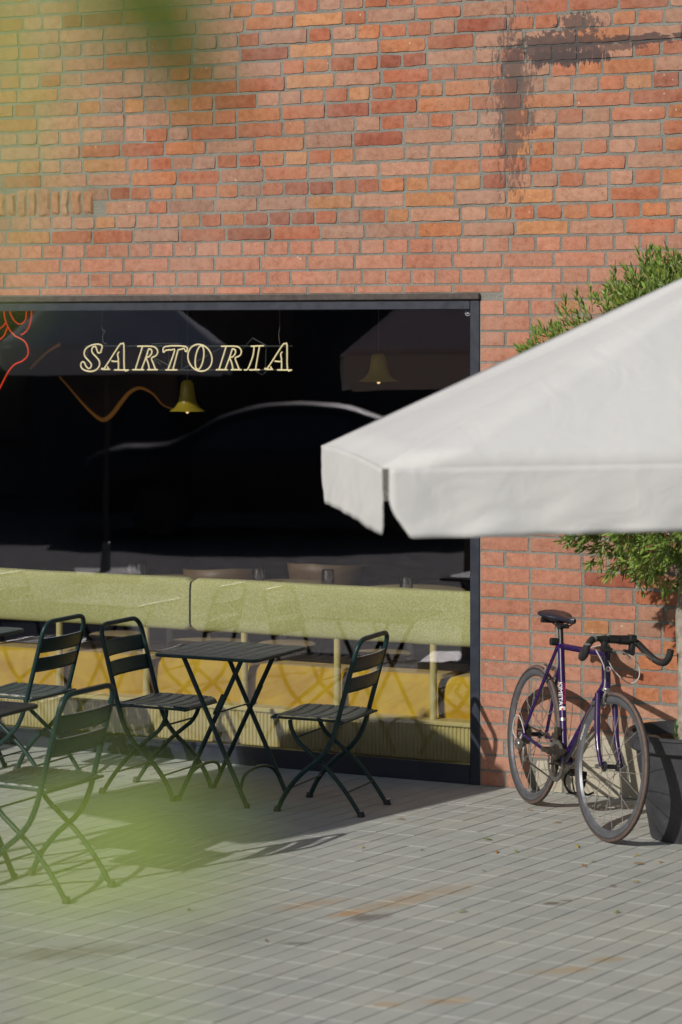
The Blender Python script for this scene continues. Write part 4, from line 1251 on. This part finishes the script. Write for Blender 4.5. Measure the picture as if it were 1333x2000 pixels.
def crank(par, s, ang, name='crank'):
    c = BB + Vector((0, s * .052, 0)); e = c + Vector((.168 * math.cos(ang), s * .018, .168 * math.sin(ang)))
    ck = None
    m = MB(); m.tube([c, c + (e - c) * .5, e], [.016, .011, .013], 10, flat=.7)
    m.tube([c + Vector((0, -s * .02, 0)), c + Vector((0, s * .01, 0))], .017, 12)
    if s < 0:
        for k in range(5):
            a = ang + 2 * PI * k / 5 + .6; m.tube([c, c + Vector((.078 * math.cos(a), .010, .078 * math.sin(a)))], [.010, .005], 8, flat=.5)
    ck = m.build(name, GRIME if s < 0 else ALU, par)
    m = MB(); p = e + Vector((0, s * .055, 0))
    m.tube([e, p + Vector((0, s * .045, 0))], .007, 8)
    for dx in (-.034, .034): m.box(-.004, .004, -.044, .044, -.012, .012, Matrix.Translation(p + Vector((dx, 0, 0))), bev=.002)
    for dy in (-.04, .0, .04): m.box(-.034, .034, -.003, .003, -.009, .009, Matrix.Translation(p + Vector((0, dy, 0))), bev=.001)
    m.build('pedal', GRIME if s < 0 else BLK, ck)
    # toe clip and strap hanging below
    m = MB()
    m.tube(spline([p + Vector((.03, -.03, -.01)), p + Vector((.055, -.028, -.06)), p + Vector((.045, -.005, -.10)), p + Vector((.055, .022, -.06)), p + Vector((.03, .03, -.01))], 5), .003, 6, flat=2.2)
    m.tube(spline([p + Vector((-.0, -.045, -.008)), p + Vector((.0, -.052, -.05)), p + Vector((.01, -.02, -.095)), p + Vector((.01, .035, -.08)), p + Vector((0, .054, -.03)), p + Vector((0, .046, -.006))], 5), .0025, 6, flat=2.5)
    m.tube(spline([p + Vector((.01, .035, -.08)), p + Vector((.02, .06, -.10)), p + Vector((.03, .09, -.085))], 5), .0025, 6, flat=2.5)
    if s > 0: m.build('toe_strap', BLK, ck)
crank(cs, -1, R(24)); crank(cs, 1, R(207))
m = MB(); r1, r2 = .096, .044
y_ = -.042
m.tube([BB + Vector((0, y_, r1)), RA + Vector((0, -.045, r2))], .0032, 6, flat=1.3)
m.tube([BB + Vector((r1 * math.cos(a), y_, r1 * math.sin(a))) for a in [PI / 2 - PI * k / 14 for k in range(15)]], .0032, 6)
m.tube([BB + Vector((0, y_, -r1)), RA + Vector((.02, -.05, -.115))], .0032, 6, flat=1.3); bp_('chain', m, GRIME)
m = MB()
m.tube([RA + Vector((.004, -.062, 0)), RA + Vector((.0, -.072, -.035))], .009, 10)
m.box(-.02, .025, -.016, .016, -.022, .022, Matrix.Translation(RA + Vector((.004, -.078, -.045))) @ Matrix.Rotation(R(30), 4, 'Y'), bev=.006)
m.box(-.012, .012, -.004, .004, -.045, .045, Matrix.Translation(RA + Vector((.016, -.058, -.088))) @ Matrix.Rotation(R(-12), 4, 'Y'), bev=.003)
m.lathe([(.001, -.004), (.016, -.004), (.016, .004), (.001, .004)], 14, Matrix.Translation(RA + Vector((.012, -.052, -.062))), axis='y'); m.lathe([(.001, -.004), (.018, -.004), (.018, .004), (.001, .004)], 14, Matrix.Translation(RA + Vector((.022, -.052, -.118))), axis='y')
bp_('rear_derailleur', m, ALU)
m = MB(); m.box(-.03, .03, -.006, .006, -.014, .014, Matrix.Translation(BB + Vector((-.03, -.045, .108))), bev=.003); m.box(-.014, .014, -.02, .01, -.02, .02, Matrix.Translation(BB + Vector((-.035, -.025, .13))), bev=.004); bp_('front_derailleur', m, GRIME)
m = MB()
m.tube(spline([RA + Vector((.035, -.066, .01)), RA + Vector((.02, -.074, .05)), RA + Vector((-.02, -.08, .085)), RA + Vector((-.06, -.085, .06)), RA + Vector((-.062, -.085, .0)), RA + Vector((-.01, -.08, -.03))], 6), .0028, 7); bp_('gear_cable', m, CABLE)
m = MB()
g0 = bc
m.tube(spline([F(bc + Vector((.01, -.1, -.04))), F(bc + Vector((.03, -.085, -.07))), F(bc + Vector((.045, -.06, -.12))), F(crown + Vector((.05, -.04, .06))), F(crown + Vector((.035, -.035, .015)))], 6), .0028, 7)
m.tube(spline([F(bc + Vector((.01, .0, -.05))), F(bc + Vector((.03, .08, -.065))), F(bc + Vector((.03, .125, -.11))), F(bc + Vector((.03, .13, -.165))), F(bc + Vector((.02, .09, -.19))), F(bc + Vector((0, .03, -.15))), F(bc + Vector((-.03, -.0, -.10)))], 6), .0028, 7)
m.tube(spline([F(bc + Vector((-.01, -.02, -.03))), F(bc + Vector((-.06, -.02, -.035))), F(bc + Vector((-.12, -.012, -.045))), F(bc + Vector((-.2, 0, -.062)))], 6), .0026, 7)
m.build('brake_cable', CABLE, st_e)
m = MB()
for s in (-1, 1):
    p = BB + (HB - BB) * .80 + Vector((0, s * .018, .0)); m.tube([p, p + Vector((0, s * .014, 0))], .011, 10); m.tube([p + Vector((0, s * .01, 0)), p + Vector((-.012, s * .014, .04))], [.005, .004], 8)
bp_('shift_lever', m, ALU)

# ------------------------------------------------------------------ plant pot and tree
PX, PY = 1.565, 11.05
def potmat():
    g = NT('scuffed_black_plastic')
    n = g.noise(7, 6, .65); mp = g.n('ShaderNodeMapping'); g.l(g.obj(), mp.inputs[0]); mp.inputs['Scale'].default_value = (30, 30, 9); mp.inputs['Rotation'].default_value = (.5, .2, 0)
    v = g.n('ShaderNodeTexNoise'); v.inputs['Scale'].default_value = 1; v.inputs['Detail'].default_value = 8; g.l(mp.outputs[0], v.inputs['Vector'])
    scr = g.math('MULTIPLY', g.maprange(g.math('ABSOLUTE', g.math('SUBTRACT', v.outputs[0], .5)), .012, .0), g.maprange(n, .5, .62), clamp=True)
    c = g.ramp(n, [(.3, (.028, .029, .033)), (.7, (.06, .06, .066))])
    g.base(g.mix(g.math('MULTIPLY', scr, .5), c, (.2, .2, .21, 1))); g.rough(.55); g.bump(g.noise(60, 4), .2, .002); return g.m
POT = potmat()
pot = tag(empty('plant_pot', (PX, PY, 0)), 'scuffed black plastic plant pot on the paving right of the bicycle', 'plant pot')
m = MB(); m.lathe([(.001, .003), (.168, .0), (.172, .01), (.205, .20), (.232, .345), (.236, .40), (.258, .402), (.268, .412), (.270, .462), (.276, .468), (.276, .478), (.270, .482), (.255, .478), (.247, .46), (.238, .42), (.236, .41)], 64); m.build('pot_body', POT, pot)
m = MB(); a = math.atan2(-1, -.16)
m.box(-.014, .014, -.004, .004, -.012, .012, Matrix.Translation((.176 * math.cos(a), .176 * math.sin(a), .035)) @ Matrix.Rotation(a + PI / 2, 4, 'Z')); m.build('drain_hole', plain('hole_brown', (.09, .04, .02, 1), .9), pot)
def soilf(a, b):
    th = 2 * PI * a; r = .240 * b
    return (r * math.cos(th), r * math.sin(th), .432 + .012 * noise.noise(Vector((r * 18 * math.cos(th), r * 18 * math.sin(th), 1))) + .01 * (1 - b))
m = MB(); m.grid(soilf, 40, 10); m.build('soil', plain('dark_soil', (.06, .042, .03, 1), .95, bump=.8, bscale=80, var=.5, scale=60), pot)

def leafmat(name, cols, tl=.35):
    g = NT(name)
    at = g.n('ShaderNodeAttribute', attribute_name='tint')
    g.base(g.mix(1.0, at.outputs['Color'], g.ramp(g.noise(30, 3), [(.3, (.85, .85, .85)), (.7, (1.1, 1.1, 1.1))]), 'MULTIPLY')); g.rough(.42); g.spec(.45)
    t = g.n('ShaderNodeBsdfTranslucent'); g.l(at.outputs['Color'], t.inputs[0]); mx = g.n('ShaderNodeMixShader'); mx.inputs[0].default_value = tl
    g.l(g.b.outputs[0], mx.inputs[1]); g.l(t.outputs[0], mx.inputs[2]); g.l(mx.outputs[0], g.out.inputs[0]); return g.m
LEAF = leafmat('olive_leaf', None, .25)
def leaf(m, p, d, n, L_, W_, col, bend=.15):
    d = d.normalized(); s = d.cross(n)
    if s.length < 1e-5: return
    s = s.normalized(); n = s.cross(d).normalized()
    st4 = [(0, .0), (.25, .42), (.55, .5), (.82, .3), (1, 0)]
    vs = []; 
    for t_, w_ in st4:
        c = p + d * (L_ * t_) - n * (bend * L_ * t_ * t_)
        vs += [c - s * W_ * w_ + n * W_ * .18 * (w_ > 0), c, c + s * W_ * w_ + n * W_ * .18 * (w_ > 0)]
    fs = []
    for i in range(4):
        a = 3 * i
        fs += [(a, a + 1, a + 4, a + 3), (a + 1, a + 2, a + 5, a + 4)]
    m.add(vs, fs, 0, col)
BARK = NT('grey_bark'); nb = BARK.noise(18, 6, .7); BARK.base(BARK.ramp(nb, [(.3, (.16, .13, .10)), (.6, (.38, .34, .28)), (.8, (.46, .42, .35))])); BARK.rough(.9); BARK.bump(BARK.noise(40, 5), .6, .006); BARK = BARK.m
tree = tag(empty('potted_tree', (PX - .005, PY, .43)), 'small evergreen tree with narrow leaves growing from the black pot, in front of the bricks', 'tree')
m = MB()
T0 = Vector((0, 0, -.03))
m.tube(spline([T0, (.005, .0, .25), (-.008, .01, .5), (.0, .0, .68), (.03, .0, .85), (.08, .01, 1.1)], 6), [.050] * 8 + [.046] * 8 + [.042] * 8 + [.034] * 7, 16)
m.build('trunk', BARK, tree)
CC = Vector((.165, -.02, 1.43)); RX, RY, RZ = .99, .68, .80
rt = random.Random(5)
m = MB(); tips = []
def limb(a, b, r0, r1):
    mid = (a + b) / 2 + Vector((rt.uniform(-.05, .05), rt.uniform(-.05, .05), rt.uniform(-.02, .06)))
    m.tube(spline([a, mid, b], 4), [r0 + (r1 - r0) * k / 8 for k in range(9)], 7)
    return b
limb(Vector((0, 0, .66)), Vector((-.18, -.08, .95)), .022, .014)
for k in range(46):
    th = rt.uniform(0, 2 * PI); ph = rt.uniform(-.5, 1.2)
    dirv = Vector((math.cos(th) * math.cos(ph), math.sin(th) * math.cos(ph), math.sin(ph)))
    e = CC + Vector((dirv.x * RX, dirv.y * RY, dirv.z * RZ)) * rt.uniform(.6, .85)
    s0 = Vector((rt.uniform(-.03, .08), rt.uniform(-.02, .02), rt.uniform(.62, 1.1)))
    limb(s0, e, .012, .004)
m.build('branches', BARK, tree)
m = MB(); tw = MB()
def inside(p):
    q = p - CC; return (q.x / RX) ** 2 + (q.y / RY) ** 2 + (q.z / RZ) ** 2
cnt = 0
while cnt < 4400:
    v = Vector((rt.gauss(0, 1), rt.gauss(0, 1), rt.gauss(0, 1))).normalized()
    rad = rt.uniform(.35, 1) ** .45
    p = CC + Vector((v.x * RX, v.y * RY, v.z * RZ)) * rad
    cl = noise.noise(p * 3.1 + Vector((4, 2, 9)))
    if cl < -.16 + .25 * (rad > .9) and rt.random() < .85: continue
    if p.z < .62 or p.x > .75 and rt.random() < .5: continue
    cnt += 1
    d = (v * .8 + Vector((0, 0, .45 if v.z > -.3 else .1)) + Vector((rt.uniform(-.6, .6), rt.uniform(-.6, .6), rt.uniform(-.4, .5)))).normalized()
    Ls = rt.uniform(.05, .10); a0 = p - d * Ls * .5
    tw.tube([a0 - d * .03, a0 + d * Ls], .0016, 4, caps=False)
    nl = rt.randint(8, 12); ph = rt.uniform(0, 6)
    u_ = d.orthogonal().normalized(); w2 = d.cross(u_)
    shade = rt.uniform(.8, 1.2); yel = rt.random()
    for j in range(nl):
        f = j / nl; az = ph + j * 2.4
        rr = u_ * math.cos(az) + w2 * math.sin(az)
        dl = (d * (.75 + .5 * f) + rr * (1.0 - .5 * f)).normalized()
        k = rt.uniform(.75, 1.2) * shade
        c = (.21 * k, .32 * k, .065 * k, 1) if yel < .6 else ((.28 * k, .40 * k, .085 * k, 1) if yel < .93 else (.33 * k, .36 * k, .10 * k, 1))
        if rt.random() < .012: c = (.45, .36, .04, 1)
        leaf(m, a0 + d * (Ls * f), dl, d.cross(rr).cross(dl) if rt.random() < .9 else rr, rt.uniform(.034, .050), rt.uniform(.010, .0135), c, rt.uniform(.0, .25))
m.build('foliage', LEAF, tree); tw.build('twigs', plain('green_twig', (.16, .17, .07, 1), .7), tree)
# weed in the pot
wd_ = tag(empty('weed', (PX - .075, PY - .13, .43)), 'small green weed sprouting at the left side of the pot soil', 'plant')
m = MB(); 
for k in range(16):
    a = rt.uniform(0, 2 * PI); d = Vector((math.cos(a) * .5, math.sin(a) * .5, 1)); leaf(m, Vector((0, 0, .01 + .005 * k)), d, Vector((0, 0, 1)), .04, .008, (.16, .24, .09, 1))
m.build('leaves', LEAF, wd_); m = MB(); m.tube([(0, 0, -.01), (.002, 0, .09)], .0018, 6); m.build('stem', plain('weed_stem', (.14, .2, .07, 1), .6), wd_)

# ------------------------------------------------------------------ fallen leaves
FALL = leafmat('fallen_leaf_skin', None, .1)
fl = [(1128, 1655, 0), (1244, 1672, 0), (1248, 1690, 1), (1243, 1725, 0), (1198, 1733, 2), (970, 1666, 1), (1140, 1693, 1), (1158, 1685, 0), (1036, 1585, 1), (945, 1704, 3), (784, 1602, 1), (905, 1783, 4), (1206, 1784, 4), (825, 1663, 3), (708, 1657, 0), (953, 1642, 4), (1090, 1609, 1), (1008, 1665, 4), (1290, 1686, 0), (520, 1840, 3), (370, 1780, 3)]
FLAB = ['yellow fallen leaf on the paving just below the front wheel', 'yellow fallen leaf on the paving near the foot of the pot', 'brownish leaf just below the yellow one near the pot', 'yellow green leaf on the open paving far below the pot', 'dark red fallen leaf on the paving right of centre, below the bicycle',
 'orange leaf alone on the paving left of the bicycle wheels', 'orange leaf left of the yellow leaf under the front wheel', 'thin yellow leaf between the front wheel and the open paving', 'pale orange leaf close to the rear wheel', 'curled brown leaf in the middle of the sunlit paving', 'small orange leaf in the shade right of the right-hand chair',
 'small bright green leaf on the paving beside the rust stain', 'small green leaf at the right of the sunlit paving', 'curled brown leaf left of the orange one, at the edge of the shade', 'yellow leaf at the shade edge below the right-hand chair', 'green leaf at the shade tip near the brick wall', 'orange leaf on the paving between the two bicycle wheels', 'small green leaf below the rear wheel on the sunlit paving', 'yellow leaf in front of the plant pot', 'curled brown leaf left of the rust stain', 'curled brown leaf in the green blurred area at the lower left']
fcols = [(.55, .42, .03, 1), (.45, .22, .05, 1), (.25, .07, .03, 1), (.08, .045, .025, 1), (.22, .34, .04, 1)]
for i, (x, y, c) in enumerate(fl):
    Z = 4800 * CAMH / (y - 645); X = (x - 666.5) / 4800 * Z
    m = MB(); rl = random.Random(i)
    L_ = rl.uniform(.03, .05)
    if c in (3,): L_ *= .6
    a = rl.uniform(0, 6.28)
    leaf(m, Vector((-L_ / 2 * math.cos(a), -L_ / 2 * math.sin(a), .004)), Vector((math.cos(a), math.sin(a), .12)), Vector((0, 0, 1)), L_, L_ * .3, fcols[c], rl.uniform(.1, .3))
    o = m.build('fallen_leaf', FALL, None, loc=(X, Z, .002)); md = o.modifiers.new('thick', 'SOLIDIFY'); md.thickness = .0006
    tag(o, FLAB[i], 'leaf', 'small fallen leaves scattered on the paving')

# ------------------------------------------------------------------ out of focus leaves close to the camera
FG = leafmat('fresh_leaf', None, .22)
def px(x, y, d): return Vector(((x - 666.5) / 4800 * d, d, CAMH - (y - 645) / 4800 * d))
def spray(label, stem_pts, leaves, cat='leafy branch', gr='blurred leafy sprays close to the viewer'):
    o = tag(empty('leafy_spray', stem_pts[0]), label, cat, gr); o0 = Vector(stem_pts[0])
    m = MB(); m.tube([p - o0 for p in spline(stem_pts, 5)], .0011, 6); m.build('stem', plain('spray_stem', (.2, .26, .05, 1), .6), o)
    m = MB()
    for (p, q, w_, c) in leaves:
        p, q = Vector(p), Vector(q); d = q - p
        leaf(m, p - o0, d, Vector((rt.uniform(-.3, .3) - .35, -.85, .5)), d.length, w_, c, .12)
    m.build('leaves', FG, o); return o
G1 = (.45, .60, .12, 1); G2 = (.10, .16, .015, 1); G3 = (.28, .27, .12, 1); G4 = (.07, .12, .012, 1); G5 = (.50, .66, .17, 1); G6 = (.24, .34, .06, 1)  # the two darkest greens carry leaf shade in their colour
D = .5
E = .75
spray('blurred dark green leaf spray hanging into the top left of the view', [px(60, -480, E), px(130, -330, E), px(190, -180, E)],
      [(px(160, -190, E), px(440, 250, E), .027, G2), (px(110, -200, E), px(320, 150, E), .018, G6), (px(230, -180, E), px(460, 240, E), .010, G4), (px(330, -200, E), px(430, 60, E), .006, G6)])
spray('blurred pale green leaf spray hanging down the left edge of the view', [px(-250, -300, D), px(-130, 0, D), px(-90, 300, D), px(-110, 620, D)],
      [(px(-60, -100, D), px(-10, 210, D), .009, G5), (px(-80, 120, D), px(-20, 430, D), .008, G5), (px(-70, 380, D), px(-40, 640, D), .004, G5), (px(-20, -150, D), px(70, 60, D), .006, G5)])
K = .32
spray('very blurred leaf tips hanging closest to the camera at the upper left', [px(-500, -500, K), px(-300, -200, K), px(-150, 100, K)],
      [(px(-120, -60, K), px(110, 260, K), .008, G5), (px(-150, 80, K), px(80, 500, K), .006, G5), (px(-160, -200, K), px(280, 40, K), .007, G6)])
spray('blurred bright green leaf spray rising into the lower left of the view', [px(-380, 1800, D), px(-150, 1760, D), px(60, 1700, D), px(300, 1640, D)],
      [(px(170, 1690, D), px(470, 1620, D), .010, G1), (px(40, 1700, D), px(260, 1600, D), .008, G1), (px(100, 1680, D), px(380, 1770, D), .006, G1), (px(-80, 1760, D), px(190, 1850, D), .006, G1), (px(240, 1680, D), px(540, 1740, D), .005, G2), (px(-60, 1660, D), px(120, 1620, D), .004, G1), (px(300, 1780, D), px(560, 1800, D), .004, G3), (px(60, 1500, D), px(300, 1560, D), .004, G1)])
spray('blurred leaf spray at the bottom left corner of the view', [px(-300, 2300, D), px(0, 2160, D), px(150, 2080, D)],
      [(px(40, 2090, D), px(340, 1960, D), .006, G1), (px(-100, 2020, D), px(80, 1850, D), .006, G3), (px(150, 2060, D), px(420, 2010, D), .004, G1)])

# ------------------------------------------------------------------ across the square, seen only in the glass
BH = 4.0
bd = tag(empty('building_across', (-16.5, -.5, 0), (0, 0, math.atan2(.6, .8) - PI / 2)), 'dark building across the square, seen only as a reflection', 'building')
WALLD = plain('dark_render', (.05, .045, .045, 1), .8, var=.3, scale=.5)
m = MB(); m.box(-20, 20, -6, 0, 0, BH); m.build('wall', WALLD, bd, smooth=False)
GLD = plain('dark_pane', (.015, .017, .025, 1), .2)
for k in range(10):
    x = -17 + k * 3.7
    m = MB(); m.box(x, x + 1.6, .002, .05, .9, 2.9); o = m.build('window', GLD, bd, smooth=False)
    m = MB(); m.box(x - .08, x + 1.68, .002, .12, .8, .9); m.build('sill', WALLD, o, smooth=False)
m = MB(); m.box(-20.3, 20.3, -6.3, .3, BH, BH + .3); m.build('roof', WALLD, bd, smooth=False)

# dark car parked across the square, seen mirrored in the pane
car = tag(empty('parked_car', (-12.2, 3.7, 0), (0, 0, math.atan2(-.779, .627))), 'dark blue parked car across the square, seen only as a reflection', 'car')
CARP = plain('dark_car_paint', (.012, .013, .02, 1), .42, spec=.3, var=.1)
prof_ = [(-2.25, .55, .84), (-2.2, .85, .86), (-1.9, .98, .88), (-1.3, 1.02, .89), (-.75, 1.30, .78), (-.2, 1.44, .70), (.5, 1.45, .70), (1.1, 1.30, .76), (1.75, 1.02, .86), (2.15, .92, .84), (2.25, .6, .82)]
m = MB()
pp = spline([(x, 0, z) for x, z, w_ in prof_], 4); n = len(pp)
ws_ = [Vector((w_, 0, 0)) for _, _, w_ in prof_]; ws_ = [v.x for v in spline(ws_, 4)]
def body(a, b):
    i = min(n - 1, int(round(a * (n - 1)))); p = pp[i]; wt = ws_[i]
    k = b * 12 - 6; s_ = -1 if k < 0 else 1; k = abs(k)
    if k <= 2: return (p.x, s_ * wt * .92 * k / 2, p.z)
    lv = [(wt, max(.5, p.z - .06)), (.90, min(p.z - .08, .92)), (.93, .62), (.88, .28)]
    y, z = lv[int(k) - 3]
    return (p.x, s_ * y, z)
m.grid(body, n - 1, 12); m.build('body', CARP, car, angle=50)
m = MB()
for s_ in (-1, 1):
    vs = [(-1.0, .88 * s_, .98), (-.62, .80 * s_, 1.26), (-.1, .775 * s_, 1.36), (.55, .775 * s_, 1.36), (1.0, .80 * s_, 1.24), (1.3, .88 * s_, .98)]
    vs2 = [(x, y - .03 * s_, z) for x, y, z in vs]
    m.add(vs + vs2, [tuple(range(6)), tuple(range(11, 5, -1))] + [(i, (i + 1) % 6, 6 + (i + 1) % 6, 6 + i) for i in range(6)])
m.build('window_band', GLD, car, smooth=False)
for x in (-1.35, 1.4):
    for s_ in (-1, 1):
        m = MB(); m.lathe([(.001, -.1), (.30, -.1), (.33, -.07), (.33, .07), (.30, .1), (.001, .1)], 28, Matrix.Translation((x, s_ * .82, .33)), axis='y'); wl_ = m.build('wheel', RUBBER, car)
        m = MB(); m.lathe([(.001, -.115), (.19, -.115), (.2, -.09), (.2, .09), (.19, .115), (.001, .115)], 24, Matrix.Translation((x, s_ * .82, .33)), axis='y'); m.build('hub_cap', BLK, wl_)
